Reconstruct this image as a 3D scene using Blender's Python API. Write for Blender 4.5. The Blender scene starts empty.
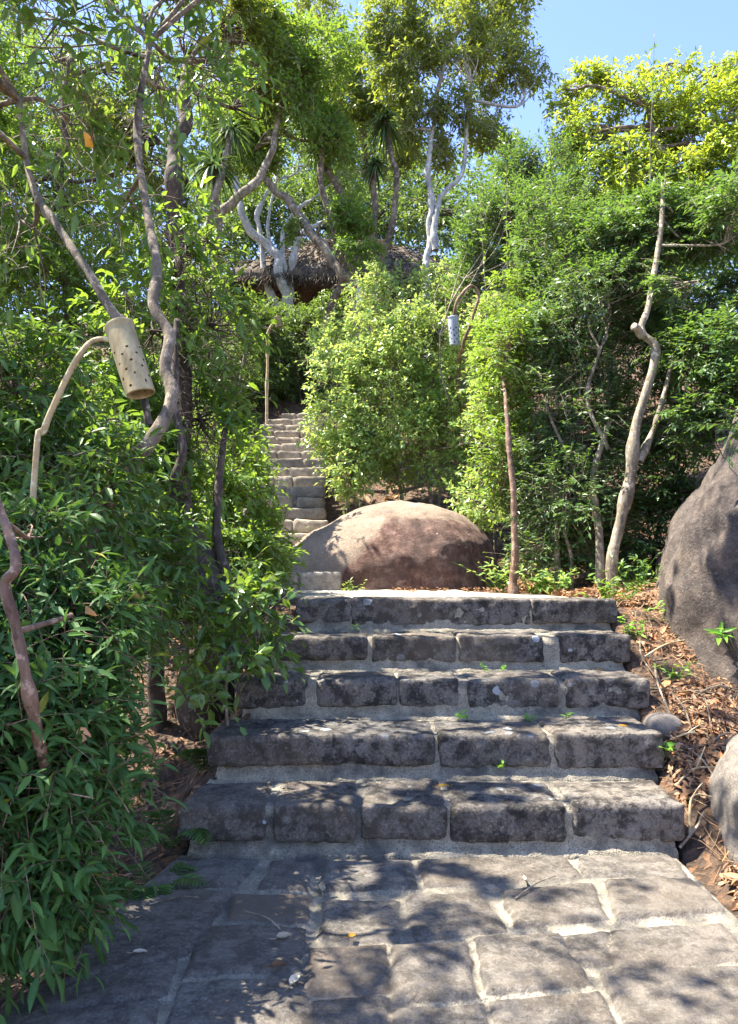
import bpy, math
import numpy as np
from mathutils import Vector

# ------------------------------------------------------------------ camera
sc = bpy.context.scene
COL = sc.collection
PITCH = math.atan(65 / 773); FPX = 773.0; CH = 1.27
cam_d = bpy.data.cameras.new('camera'); cam = bpy.data.objects.new('camera', cam_d); COL.objects.link(cam)
cam.location = (0, 0, CH); cam.rotation_euler = (math.pi / 2 + PITCH, 0, 0)
cam_d.sensor_fit = 'VERTICAL'; cam_d.sensor_height = 24; cam_d.lens = FPX / 1024 * 24
cam_d.clip_start = 0.05; cam_d.clip_end = 3000
sc.camera = cam
# ------------------------------------------------------------------ sky, sun, exposure
TO_SUN = Vector((-0.46, 0.10, 0.88)).normalized()
w = bpy.data.worlds.new('World'); sc.world = w; w.use_nodes = True
nt = w.node_tree; bg = nt.nodes['Background']
sky = nt.nodes.new('ShaderNodeTexSky'); sky.sky_type = 'NISHITA'; sky.sun_disc = False
sky.sun_elevation = math.asin(TO_SUN.z); sky.sun_rotation = math.atan2(TO_SUN.x, TO_SUN.y)
sky.dust_density = 0.2; sky.ozone_density = 5.0; sky.air_density = 1.0
tint = nt.nodes.new('ShaderNodeMix'); tint.data_type = 'RGBA'; tint.blend_type = 'MULTIPLY'; tint.inputs[0].default_value = 1
tint.inputs[7].default_value = (1.0, .89, .97, 1)   # the clear blue of the day, a little less cyan
nt.links.new(sky.outputs[0], tint.inputs[6]); nt.links.new(tint.outputs[2], bg.inputs[0]); bg.inputs[1].default_value = 0.115
sd = bpy.data.lights.new('sun', 'SUN'); sd.energy = 5.0; sd.angle = math.radians(0.5); sd.color = (1, .94, .81)
so = bpy.data.objects.new('sun', sd); COL.objects.link(so)
so.rotation_euler = (-TO_SUN).to_track_quat('-Z', 'Y').to_euler(); so.location = (-10, 8, 22)
sc.view_settings.view_transform = 'Standard'; sc.view_settings.look = 'None'
sc.view_settings.exposure = 2.1; sc.view_settings.gamma = 1; sc.view_settings.use_curve_mapping = False
sc.render.engine = 'CYCLES'
sc.cycles.max_bounces = 8; sc.cycles.diffuse_bounces = 4; sc.cycles.glossy_bounces = 2
sc.cycles.transmission_bounces = 4; sc.cycles.use_denoising = True
sc.cycles.sample_clamp_indirect = 6

# ------------------------------------------------------------------ maths helpers
sp, cp = math.sin(PITCH), math.cos(PITCH)
def U(px, py, d):                      # a pixel and a distance north of the camera -> a place in the garden
    rx, ry = (px - 369) / FPX, (512 - py) / FPX
    y = cp - ry * sp; z = sp + ry * cp
    t = d / y
    return np.array([rx * t, d, CH + z * t])
def G(px, py, z=0.0):
    rx, ry = (px - 369) / FPX, (512 - py) / FPX
    t = (z - CH) / (sp + ry * cp)
    return np.array([rx * t, (cp - ry * sp) * t, z])
def R(seed): return np.random.default_rng(seed)
def _h(ix, iy, iz, s):
    n = (ix.astype(np.int64) * 73856093) ^ (iy.astype(np.int64) * 19349663) ^ (iz.astype(np.int64) * 83492791) ^ (s * 2654435)
    n = (n ^ (n >> 13)) * 1274126177 & 0x7fffffff
    n = (n ^ (n >> 15)) * 1103515245 & 0x7fffffff
    return ((n >> 7) & 0xffff) / 65535.0
def vnoise(p, s=0):
    p = np.asarray(p, float); i = np.floor(p); f = p - i; f = f * f * (3 - 2 * f); i = i.astype(np.int64)
    x, y, z = i[..., 0], i[..., 1], i[..., 2]; fx, fy, fz = f[..., 0], f[..., 1], f[..., 2]
    r = 0
    for dx in (0, 1):
        for dy in (0, 1):
            for dz in (0, 1):
                r = r + _h(x + dx, y + dy, z + dz, s) * (fx if dx else 1 - fx) * (fy if dy else 1 - fy) * (fz if dz else 1 - fz)
    return r * 2 - 1
def fbm(p, o=4, s=0):
    p = np.asarray(p, float); a = 1; r = 0
    for k in range(o): r = r + a * vnoise(p * 2 ** k, s + k); a *= .5
    return r / 1.8
def nrm(v): return v / (np.linalg.norm(v, axis=-1, keepdims=True) + 1e-9)
def sstep(a, b, x): t = np.clip((x - a) / (b - a), 0, 1); return t * t * (3 - 2 * t)

# ------------------------------------------------------------------ object helpers
def mesh_obj(name, V, F, mat, parent=None, smooth=True, attrs=None):
    """V (n,3); F a list of int arrays (m,k)."""
    V = np.asarray(V, np.float64)
    me = bpy.data.meshes.new(name); F = [np.asarray(f, np.int32) for f in F if len(f)]
    loops = np.concatenate([f.ravel() for f in F]); cnt = np.concatenate([np.full(len(f), f.shape[1]) for f in F])
    me.vertices.add(len(V)); me.vertices.foreach_set('co', V.astype(np.float32).ravel())
    me.loops.add(len(loops)); me.loops.foreach_set('vertex_index', loops)
    me.polygons.add(len(cnt)); me.polygons.foreach_set('loop_start', np.concatenate([[0], np.cumsum(cnt)[:-1]]).astype(np.int32))
    for k, a in (attrs or {}).items():
        at = me.attributes.new(k, 'FLOAT', 'POINT'); at.data.foreach_set('value', np.asarray(a, np.float32))
    me.polygons.foreach_set('use_smooth', np.full(len(cnt), smooth))
    me.update(calc_edges=True)
    me.materials.append(mat)
    o = bpy.data.objects.new(name, me); COL.objects.link(o)
    if parent is not None:
        o.parent = parent
        o.matrix_parent_inverse = parent_inv(parent)
    return o
def parent_inv(p):
    from mathutils import Matrix
    return Matrix.Translation(-Vector(p.location)) if p.type == 'EMPTY' else Matrix()
def tag(o, label=None, cat=None, group=None, kind=None):
    if label: o['label'] = label
    if cat: o['category'] = cat
    if group: o['group'] = group
    if kind: o['kind'] = kind
    return o
def empty(name, loc, label, cat, group=None):
    o = bpy.data.objects.new(name, None); COL.objects.link(o); o.location = tuple(map(float, loc)); o.empty_display_size = .1
    return tag(o, label, cat, group)
class MB:                                # collects pieces of ONE mesh
    def __init__(s): s.V = []; s.F = {}; s.n = 0; s.A = {}
    def add(s, V, F, **attrs):
        V = np.asarray(V, float).reshape(-1, 3)
        for f in F:
            f = np.asarray(f)
            if len(f): s.F.setdefault(f.shape[1], []).append(f + s.n)
        s.V.append(V)
        for k, a in attrs.items(): s.A.setdefault(k, []).append(np.broadcast_to(a, (len(V),)).copy())
        s.n += len(V); return s
    def build(s, name, mat, parent=None, smooth=True):
        if not s.V: return None
        A = {k: np.concatenate(a) for k, a in s.A.items()}
        A = {k: a for k, a in A.items() if len(a) == s.n}
        return mesh_obj(name, np.concatenate(s.V), [np.concatenate(f) for f in s.F.values()], mat, parent, smooth, A)

def tubes(P, Rr, sides=3, cap=False):
    """P (N,S,3), Rr (N,S)."""
    P = np.asarray(P, float); Rr = np.asarray(Rr, float); N, S, _ = P.shape
    T = np.empty_like(P); T[:, 1:-1] = P[:, 2:] - P[:, :-2]; T[:, 0] = P[:, 1] - P[:, 0]; T[:, -1] = P[:, -1] - P[:, -2]; T = nrm(T)
    ref = nrm(np.cross(T[:, 0], np.where(np.abs(T[:, 0, 2:3]) > .8, [[1., 0, 0]], [[0., 0, 1]])))
    A = np.empty_like(P)
    for k in range(S):
        ref = nrm(ref - T[:, k] * np.sum(ref * T[:, k], -1, keepdims=True)); A[:, k] = ref
    B = np.cross(T, A); th = np.arange(sides) * 2 * math.pi / sides
    V = P[:, :, None] + Rr[:, :, None, None] * (A[:, :, None] * np.cos(th)[:, None] + B[:, :, None] * np.sin(th)[:, None])
    base = (np.arange(N) * S * sides)[:, None, None] + (np.arange(S - 1) * sides)[None, :, None]
    j = np.arange(sides)[None, None]; j2 = (j + 1) % sides
    F = np.stack([base + j, base + j2, base + sides + j2, base + sides + j], -1).reshape(-1, 4)
    return V.reshape(-1, 3), F
def spline(pts, n):
    pts = np.asarray(pts, float); k = len(pts)
    if k == 2: return pts[0] + (pts[1] - pts[0]) * np.linspace(0, 1, n)[:, None]
    e = np.vstack([2 * pts[0] - pts[1], pts, 2 * pts[-1] - pts[-2]]); t = np.linspace(0, k - 1 - 1e-6, n); i = t.astype(int); f = (t - i)[:, None]
    a, b, c, d = e[i], e[i + 1], e[i + 2], e[i + 3]
    return .5 * (2 * b + (c - a) * f + (2 * a - 5 * b + 4 * c - d) * f ** 2 + (3 * b - a - 3 * c + d) * f ** 3)
def trunk_tube(mb, pts, r0, r1, n=64, sides=14, seed=0, lump=.26):
    P = spline(pts, n); s = seed * 7.3
    L = np.linalg.norm(P[-1] - P[0])
    P = P + r0 * .8 * np.sin(np.linspace(0, math.pi, n))[:, None] * np.stack([vnoise(np.stack([np.linspace(0, L * 1.3, n) + s, np.full(n, q * 5.), np.ones(n)], -1)) for q in range(3)], -1)
    P = P + .35 * (r0 + r1) * .5 * np.stack([vnoise(np.stack([np.linspace(0, L * 3, n) + s, np.full(n, q * 9.), np.zeros(n)], -1)) for q in range(3)], -1)
    r = np.linspace(r0, r1, n)
    V, F = tubes(P[None], r[None], sides)
    C = np.repeat(P, sides, 0); kn = np.clip(vnoise(P * (.25 / max(r0, .02)) + s + 40, 3) - .45, 0, 1) * 1.1; V = C + (V - C) * (1 + lump * fbm(V * (0.4 / max(r0, .01)) + s, 3) + np.repeat(kn, sides))[:, None]
    # close the tip
    V = np.vstack([V, P[-1]]); tip = len(V) - 1; a = (n - 1) * sides
    T = [[a + k, a + (k + 1) % sides, tip] for k in range(sides)]
    mb.add(V, [F, T]); return P
def rbox(x0, x1, y0, y1, z0, z1, r=.03, res=.015, amp=.008, seed=0, low=.012, bow=0.):
    """a weathered stone block: rounded, noisy, closed."""
    c = np.array([(x0 + x1) / 2, (y0 + y1) / 2, (z0 + z1) / 2]); h = np.array([x1 - x0, y1 - y0, z1 - z0]) / 2
    n = np.maximum(2, np.ceil(2 * h / res)).astype(int); VV = []; FF = []; off = 0
    for ax in range(3):
        for sg in (-1, 1):
            a, b = [k for k in range(3) if k != ax]
            A, Bb = np.meshgrid(np.linspace(-1, 1, n[a] + 1), np.linspace(-1, 1, n[b] + 1), indexing='ij')
            P = np.zeros(A.shape + (3,)); P[..., ax] = sg; P[..., a] = A; P[..., b] = Bb
            idx = np.arange(A.size).reshape(A.shape) + off
            q = np.stack([idx[:-1, :-1], idx[1:, :-1], idx[1:, 1:], idx[:-1, 1:]], -1).reshape(-1, 4)
            flip = (sg < 0) ^ (ax == 1)
            FF.append(q[:, ::-1] if flip else q); VV.append(P.reshape(-1, 3)); off += A.size
    P = np.concatenate(VV) * h; inner = h - min(r, h.min() * .95)
    Q = np.clip(P, -inner, inner); d = nrm(P - Q); rr = min(r, h.min() * .95)
    P = np.where(np.abs(P - Q).sum(-1, keepdims=True) > 1e-7, Q + d * rr, P)
    W = P + c + seed * 3.17
    nn = nrm(P / h ** 1)
    D = low * fbm(W * 5, 2, seed)[:, None] + amp * fbm(W * 22, 3, seed + 9)[:, None]
    P = P + d * D + np.stack([vnoise(W * 3.5, seed + q) for q in (20, 30, 40)], -1) * low * .8
    return P + c, np.concatenate(FF)

# ------------------------------------------------------------------ materials
def newmat(name):
    m = bpy.data.materials.new(name); m.use_nodes = True; n = m.node_tree
    b = n.nodes['Principled BSDF']; return m, n, b
def N(n, t, **k):
    x = n.nodes.new('ShaderNode' + t)
    for a, v in k.items(): setattr(x, a, v)
    return x
def link(n, a, b): n.links.new(a, b)
def noise(n, co, scale, detail=4, rough=.6, dist=0):
    x = N(n, 'TexNoise'); x.inputs['Scale'].default_value = scale; x.inputs['Detail'].default_value = detail
    x.inputs['Roughness'].default_value = rough; x.inputs['Distortion'].default_value = dist; link(n, co, x.inputs['Vector']); return x.outputs['Fac']
def ramp(n, fac, stops):
    x = N(n, 'ValToRGB'); e = x.color_ramp.elements
    while len(e) < len(stops): e.new(.5)
    for k, (p, c) in enumerate(stops): e[k].position = p; e[k].color = (*c, 1) if len(c) == 3 else c
    link(n, fac, x.inputs[0]); return x.outputs[0]
def mixc(n, f, a, b, mode='MIX'):
    x = N(n, 'Mix', data_type='RGBA', blend_type=mode)
    if isinstance(f, (int, float)): x.inputs[0].default_value = f
    else: link(n, f, x.inputs[0])
    for s, v in ((6, a), (7, b)):
        if isinstance(v, tuple): x.inputs[s].default_value = (*v, 1)
        else: link(n, v, x.inputs[s])
    return x.outputs[2]
def mth(n, op, a, b=0.):
    x = N(n, 'Math', operation=op)
    for s, v in ((0, a), (1, b)):
        if isinstance(v, (int, float)): x.inputs[s].default_value = v
        else: link(n, v, x.inputs[s])
    return x.outputs[0]
def bump(n, b, h, strength=.5, dist=.01):
    x = N(n, 'Bump'); x.inputs['Strength'].default_value = strength; x.inputs['Distance'].default_value = dist
    link(n, h, x.inputs['Height']); link(n, x.outputs[0], b.inputs['Normal'])
def attr(n, name): x = N(n, 'Attribute', attribute_name=name); return x.outputs['Fac']
def geo(n): return N(n, 'NewGeometry').outputs['Position']

def stone_colour(n, co, lichen=True, idn=None, blots=.85, lo=(.026, .021, .018), hi=(.165, .138, .113)):
    a = noise(n, co, 6, 6, .65); f = noise(n, co, 75, 4, .8); g = noise(n, co, 1.7, 3, .5)
    c = ramp(n, a, [(.3, lo), (.52, tuple((x + y) / 2 for x, y in zip(lo, hi))), (.72, hi)])
    c = mixc(n, ramp(n, noise(n, co, 1.1, 5, .65), [(.42, (0, 0, 0)), (.62, (.55, .55, .55))]), c, (.20, .185, .165)); c = mixc(n, ramp(n, f, [(.5, (0, 0, 0)), (.66, (.8, .8, .8))]), c, mixc(n, .5, c, (.40, .38, .35)))
    blot = noise(n, co, 13, 6, .75); c = mixc(n, ramp(n, blot, [(.47, (0, 0, 0)), (.57, (blots,) * 3)]), c, (.016, .014, .013)); c = mixc(n, ramp(n, noise(n, co, 17, 5, .8), [(.60, (0, 0, 0)), (.68, (.6, .6, .6))]), c, (.30, .29, .26))
    c = mixc(n, ramp(n, f, [(.3, (1, 1, 1)), (.42, (0, 0, 0))]), c, (.02, .02, .02))
    c = mixc(n, mth(n, 'MULTIPLY', ramp(n, g, [(.45, (0, 0, 0)), (.7, (1, 1, 1))]), .35), c, (.20, .155, .11))
    if idn is not None:
        c = mixc(n, mth(n, 'MULTIPLY', idn, .45), c, (.15, .115, .085))
    if lichen:
        wv = N(n, 'Vector' + 'Math', operation='ADD'); link(n, co, wv.inputs[0])
        nz = N(n, 'TexNoise'); nz.inputs['Scale'].default_value = 30; link(n, co, nz.inputs['Vector'])
        sc_ = N(n, 'VectorMath', operation='SCALE'); link(n, nz.outputs['Color'], sc_.inputs[0]); sc_.inputs['Scale'].default_value = .022
        link(n, sc_.outputs[0], wv.inputs[1])
        v = N(n, 'TexVoronoi'); v.inputs['Scale'].default_value = 9; link(n, wv.outputs[0], v.inputs['Vector'])
        sep = N(n, 'SeparateColor'); link(n, v.outputs['Color'], sep.inputs[0])
        rad = mth(n, 'MULTIPLY', mth(n, 'SUBTRACT', sep.outputs[0], .5), .6)
        m = mth(n, 'LESS_THAN', v.outputs['Distance'], rad)
        m = mth(n, 'MULTIPLY', m, ramp(n, noise(n, co, 2.3, 2), [(.45, (0, 0, 0)), (.6, (1, 1, 1))]))
        c = mixc(n, mth(n, 'MULTIPLY', m, .85), c, mixc(n, f, (.26, .30, .33), (.50, .54, .55)))
    return c, a, f
def mat_stone(name, **k):
    m, n, b = newmat(name); co = geo(n)
    c, a, f = stone_colour(n, co, **k)
    link(n, c, b.inputs['Base Color']); b.inputs['Roughness'].default_value = .85; b.inputs['Specular IOR Level'].default_value = .3
    h = mth(n, 'ADD', mth(n, 'MULTIPLY', noise(n, co, 35, 6, .7), 1.), mth(n, 'MULTIPLY', f, .5))
    bump(n, b, h, .8, .012); return m
def mortar_colour(n, co):
    a = noise(n, co, 9, 5, .65); f = noise(n, co, 120, 2, .7); d = noise(n, co, 2.6, 4, .7)
    c = ramp(n, a, [(.3, (.27, .235, .17)), (.65, (.60, .52, .39))])
    c = mixc(n, ramp(n, f, [(.5, (0, 0, 0)), (.65, (.8, .8, .8))]), c, (.13, .125, .11))
    return mixc(n, ramp(n, d, [(.48, (0, 0, 0)), (.62, (.85, .85, .85))]), c, (.10, .095, .085)), a, f
def mat_mortar():
    m, n, b = newmat('mortar'); co = geo(n); c, a, f = mortar_colour(n, co)
    link(n, c, b.inputs['Base Color']); b.inputs['Roughness'].default_value = .95
    bump(n, b, mth(n, 'ADD', noise(n, co, 60, 5, .75), f), 1., .015); return m
def mat_paving():
    m, n, b = newmat('paving_stones'); co = geo(n)
    s, a, f = stone_colour(n, co, lichen=False, idn=attr(n, 'stone_id'), blots=.5, lo=(.055, .047, .039), hi=(.24, .205, .165))
    mo, a2, f2 = mortar_colour(n, co)
    mo = mixc(n, ramp(n, noise(n, co, 3.5, 4, .7), [(.35, (.5, .5, .5)), (.7, (.1, .1, .1))]), mo, (.10, .09, .078))
    edge = mth(n, 'ADD', attr(n, 'stone'), mth(n, 'MULTIPLY', mth(n, 'SUBTRACT', noise(n, co, 45, 4, .7), .5), .9))
    link(n, mixc(n, ramp(n, edge, [(.38, (0, 0, 0)), (.6, (1, 1, 1))]), mo, s), b.inputs['Base Color'])
    b.inputs['Roughness'].default_value = .85; b.inputs['Specular IOR Level'].default_value = .3
    bump(n, b, mth(n, 'ADD', noise(n, co, 40, 6, .75), mth(n, 'MULTIPLY', f, .5)), .9, .014); return m
def mat_leaf(name, c0, c1, c2, trans=(.25, .42, .05), tw=.4, rough=.42, spec=.45):
    m, n, b = newmat(name); r = attr(n, 'rnd')
    c = ramp(n, r, [(.05, c0), (.5, c1), (.93, c2), (.985, (c2[0] * 1.6 + .10, c2[1] * .9 + .06, c2[2] * .7))])
    rib = attr(n, 'rib')
    c = mixc(n, mth(n, 'MULTIPLY', rib, .35), c, tuple(min(1, x * 1.8 + .05) for x in c1))
    link(n, c, b.inputs['Base Color']); b.inputs['Roughness'].default_value = rough; b.inputs['Specular IOR Level'].default_value = spec
    t = N(n, 'BsdfTranslucent'); link(n, mixc(n, .35, trans, c), t.inputs[0]) if False else None
    tc = mixc(n, r, tuple(x * .75 for x in trans), trans); link(n, tc, t.inputs[0])
    mx = N(n, 'MixShader'); mx.inputs[0].default_value = tw
    link(n, b.outputs[0], mx.inputs[1]); link(n, t.outputs[0], mx.inputs[2])
    link(n, mx.outputs[0], n.nodes['Material Output'].inputs[0]); return m
def mat_bark(name, c0, c1, scale=14, stretch=(1, 1, .25), bs=.7, mottle=True):
    m, n, b = newmat(name); mp = N(n, 'Mapping'); mp.inputs['Scale'].default_value = stretch; link(n, geo(n), mp.inputs['Vector'])
    a = noise(n, mp.outputs[0], scale, 6, .7); g = noise(n, geo(n), 2.5, 3)
    c = ramp(n, a, [(.32, c0), (.66, c1)]); c = mixc(n, ramp(n, g, [(.4, (0, 0, 0)), (.7, (.5, .5, .5))]), c, tuple(x * .6 for x in c0)); l = noise(n, geo(n), 16, 4, .7) if mottle else None
    if mottle: c = mixc(n, ramp(n, l, [(.56, (0, 0, 0)), (.62, (.6, .6, .6))]), c, tuple(min(.75, x * 1.5 + .06) for x in c1)); c = mixc(n, ramp(n, l, [(.34, (.6, .6, .6)), (.42, (0, 0, 0))]), c, tuple(x * .4 for x in c0))
    link(n, c, b.inputs['Base Color']); b.inputs['Roughness'].default_value = .9; bump(n, b, a, bs, .02); return m

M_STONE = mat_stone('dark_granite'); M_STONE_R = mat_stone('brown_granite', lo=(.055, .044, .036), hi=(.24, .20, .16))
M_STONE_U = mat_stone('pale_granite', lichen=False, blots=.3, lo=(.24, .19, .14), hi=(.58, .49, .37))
M_MORTAR = mat_mortar(); M_PAVE = mat_paving()
L_NEAR = mat_leaf('leaf_lance', (.020, .058, .016), (.048, .115, .028), (.11, .21, .036), trans=(.15, .30, .04), tw=.24, rough=.55, spec=.18)
L_DARK = mat_leaf('leaf_dark', (.026, .065, .016), (.055, .125, .028), (.105, .205, .036), trans=(.30, .48, .045), tw=.35, spec=.35)
L_THICK = mat_leaf('leaf_thicket', (.024, .062, .018), (.048, .108, .028), (.09, .18, .036), trans=(.25, .43, .05), tw=.33)
L_MID = mat_leaf('leaf_mid', (.045, .09, .016), (.085, .165, .026), (.15, .25, .035), trans=(.36, .54, .045), tw=.4)
L_GLOSS = mat_leaf('leaf_glossy', (.045, .10, .02), (.08, .16, .03), (.14, .24, .04), trans=(.36, .54, .05), tw=.38, rough=.3, spec=.6)
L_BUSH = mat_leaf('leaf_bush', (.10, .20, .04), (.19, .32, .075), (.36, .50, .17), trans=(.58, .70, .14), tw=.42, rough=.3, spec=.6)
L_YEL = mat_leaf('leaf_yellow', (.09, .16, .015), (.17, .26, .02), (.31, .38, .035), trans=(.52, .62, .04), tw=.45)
L_OLIVE = mat_leaf('leaf_olive', (.06, .095, .016), (.12, .17, .025), (.24, .28, .035), trans=(.44, .52, .045), tw=.4)
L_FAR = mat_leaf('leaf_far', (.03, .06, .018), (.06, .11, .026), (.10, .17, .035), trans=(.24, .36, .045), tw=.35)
L_DRY = mat_leaf('leaf_dry', (.07, .038, .022), (.20, .105, .055), (.46, .31, .18), trans=(.45, .22, .07), tw=.12, rough=.7, spec=.2)
L_DRAC = mat_leaf('leaf_strap', (.03, .06, .025), (.05, .10, .035), (.09, .15, .05), trans=(.2, .32, .06), tw=.25, rough=.35)
B_GREY = mat_bark('bark_grey_brown', (.04, .03, .02), (.30, .235, .165), scale=11, bs=1.)
B_RED = mat_bark('bark_reddish', (.10, .05, .032), (.33, .21, .14))
B_WHITE = mat_bark('bark_white', (.26, .25, .23), (.60, .58, .53), bs=.4)
B_TAN = mat_bark('bark_tan', (.08, .06, .038), (.40, .33, .235), scale=11, bs=1.)
B_DARK = mat_bark('bark_dark', (.03, .022, .017), (.12, .085, .06))
M_BAMBOO = mat_bark('bamboo_weathered', (.25, .185, .085), (.56, .46, .26), scale=26, stretch=(1, 1, .08), bs=.25, mottle=False)
M_BAMBOO_B = mat_bark('bamboo_bluish', (.30, .33, .38), (.50, .54, .60), scale=30, stretch=(1, 1, .1), bs=.2, mottle=False)
M_CANE = mat_bark('cane_pale', (.40, .29, .15), (.66, .52, .30), scale=20, bs=.4)

def mat_ground():
    m, n, b = newmat('leafy_soil'); co = geo(n)
    a = noise(n, co, 5, 8, .7); f = noise(n, co, 55, 3, .7); v = N(n, 'TexVoronoi'); v.inputs['Scale'].default_value = 26; link(n, co, v.inputs['Vector'])
    c = ramp(n, a, [(.3, (.035, .022, .014)), (.55, (.11, .07, .045)), (.75, (.24, .15, .095))])
    sep = N(n, 'SeparateColor'); link(n, v.outputs['Color'], sep.inputs[0])
    c = mixc(n, ramp(n, sep.outputs[0], [(.55, (0, 0, 0)), (.8, (.8, .8, .8))]), c, mixc(n, sep.outputs[1], (.30, .15, .07), (.20, .11, .06)))
    c = mixc(n, ramp(n, f, [(.5, (0, 0, 0)), (.7, (.5, .5, .5))]), c, (.04, .03, .02))
    link(n, c, b.inputs['Base Color']); b.inputs['Roughness'].default_value = .95
    bump(n, b, mth(n, 'ADD', noise(n, co, 20, 6, .75), v.outputs['Distance']), 1., .04); return m
def mat_boulder(name, kind):
    m, n, b = newmat(name); co = geo(n)
    if kind == 'front':
        a = noise(n, co, 3, 6, .65); f = noise(n, co, 80, 3, .7)
        top = ramp(n, a, [(.3, (.19, .13, .085)), (.7, (.38, .285, .205))]); top = mixc(n, ramp(n, f, [(.45, (0, 0, 0)), (.65, (.7, .7, .7))]), top, (.50, .40, .31))
        a2 = noise(n, co, 9, 8, .75)
        fr = ramp(n, a2, [(.35, (.06, .028, .02)), (.5, (.14, .07, .05)), (.68, (.33, .21, .165))])  # red of the broken rock, darkened to carry the front's shade
        msk = mth(n, 'ADD', attr(n, 'broken_shade'), mth(n, 'MULTIPLY', mth(n, 'SUBTRACT', noise(n, co, 5, 6, .7), .5), 1.5))
        c = mixc(n, ramp(n, msk, [(.35, (0, 0, 0)), (.62, (1, 1, 1))]), top, fr)
        c = mixc(n, ramp(n, noise(n, co, 1.6, 6, .7), [(.5, (0, 0, 0)), (.7, (.5, .5, .5))]), c, (.13, .10, .085))
        v = N(n, 'TexVoronoi'); v.inputs['Scale'].default_value = 5; link(n, co, v.inputs['Vector'])
        c = mixc(n, mth(n, 'LESS_THAN', v.outputs['Distance'], .05), c, (.5, .45, .42))
        hh = mth(n, 'ADD', noise(n, co, 22, 7, .75), f)
    else:
        mp = N(n, 'Mapping'); mp.inputs['Scale'].default_value = (1, .6, .75) if kind == 'dark' else (1, 1, 1); mp.inputs['Rotation'].default_value = (0, -.7, .4); link(n, co, mp.inputs['Vector'])
        a = noise(n, mp.outputs[0], 7, 8, .7); f = noise(n, mp.outputs[0], 60, 3, .7)
        if kind == 'dark':
            c = ramp(n, a, [(.3, (.035, .026, .022)), (.5, (.085, .064, .052)), (.72, (.20, .15, .115))]); c = mixc(n, ramp(n, f, [(.55, (0, 0, 0)), (.7, (.6, .6, .6))]), c, (.22, .20, .19))
        else:
            c = ramp(n, a, [(.3, (.13, .11, .095)), (.7, (.33, .285, .24))]); c = mixc(n, ramp(n, f, [(.5, (0, 0, 0)), (.7, (.6, .6, .6))]), c, (.15, .13, .12))
        hh = mth(n, 'ADD', a, mth(n, 'MULTIPLY', noise(n, mp.outputs[0], 28, 6, .75), .7))
    link(n, c, b.inputs['Base Color']); b.inputs['Roughness'].default_value = .9; bump(n, b, hh, .9, .03); return m

# ------------------------------------------------------------------ terrain
RIS = .221; DK = [3.68, 4.16, 4.64, 5.10, 5.56]        # front of each step of the lower flight
XE = [(182, 683, 802), (210, 662, 740), (237, 648, 684), (263, 629, 640), (297, 616, 600)]
XL = [U(a, p, d)[0] for (a, b, p), d in zip(XE, DK)]; XR = [U(b, p, d)[0] for (a, b, p), d in zip(XE, DK)]
def pav_l(y): return np.interp(y, [-8, 1.0, 2.25, 3.0, 3.72], [-1.05, -1.05, G(0, 1012)[0] + .0, G(85, 932)[0], G(180, 858)[0]])
def pav_r(y): return np.interp(y, [-8, 1.0, 2.7, 3.72], [1.38, 1.38, 1.36, G(672, 850)[0]])
def terrain(x, y):
    x = np.asarray(x, float); y = np.asarray(y, float)
    base = np.where(y < 3.6, np.minimum(0, (y + 4) * .03), 0) - .06
    stair = np.interp(y, [3.6, 5.7, 6.2, 8.2, 9.0, 16.5, 30, 60, 200], [-.06, 1.0, 1.08, 1.15, 1.35, 4.9, 10.3, 22, 40])
    slope = np.where(y > 3.6, stair, base)
    left = np.interp(y, [0, 3.2, 4.2, 5.2, 6.6, 8.4, 9, 16.5, 30, 60, 200], [-.06, -.22, -.12, .35, 1.0, 1.2, 1.5, 4.9, 10.3, 22, 40])
    xl = np.interp(y, [2, 3.7, 5.6, 8, 16], [-.9, XL[0], XL[-1], -1.4, -2.3])
    xr = np.interp(y, [2, 3.7, 5.6, 8, 16], [1.38, XR[0], XR[-1], 1.9, 2.])
    tl = sstep(0.0, .45, xl - x)
    z = slope * (1 - tl) + left * tl
    z = z + np.where(x > xr, sstep(0, .12, x - xr) * np.interp(y, [0, 3.0, 3.9, 5.5, 7, 9], [.05, .04, .09, .0, -.02, 0]), 0)
    z = z + np.clip(x - xr - .05, 0, 6) * np.interp(y, [0, 3, 5, 8, 15, 30], [.06, .06, .05, .22, .10, .02])
    z = z + np.clip(xl - x - .3, 0, 8) * np.interp(y, [0, 3, 6, 12, 30], [.05, .10, .14, .12, .02])
    # keep the ground under the pavement, the steps and the upper flight
    inside = (x > xl - .25) & (x < xr) & (y < 3.75)
    n = fbm(np.stack([x * 1.3, y * 1.3, 0 * x], -1), 4, 3) * .08 + fbm(np.stack([x * 6, y * 6, 0 * x], -1), 3, 7) * .025
    n = n * np.where((x > xl - .2) & (x < xr + .02) & (y > -20) & (y < 9), 0.15, 1)
    z = z + n
    sx0, sx1 = -2.45, -.45
    ups = (x > sx0 - .1) & (x < sx1 + .1) & (y > 8.3) & (y < 16)
    return np.where(ups, z - .30, np.where((x > xl + .02) & (x < xr - .02) & (y > 3.3) & (y < 5.9), z - .25, z))
def TZ(x, y): return float(terrain(np.array([x]), np.array([y]))[0])
def grid_mesh(xs, ys, zf):
    X, Y = np.meshgrid(xs, ys, indexing='ij'); Z = zf(X, Y); idx = np.arange(X.size).reshape(X.shape)
    F = np.stack([idx[:-1, :-1], idx[1:, :-1], idx[1:, 1:], idx[:-1, 1:]], -1).reshape(-1, 4)
    return np.stack([X, Y, Z], -1).reshape(-1, 3), F
def axis(a, b, st, far):
    f = np.arange(a, b, st); g = [st * 1.3 ** k for k in range(1, 60)]; c = np.cumsum(g); c = c[c < far]
    return np.concatenate([a - c[::-1], f, f[-1] + c])
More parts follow.
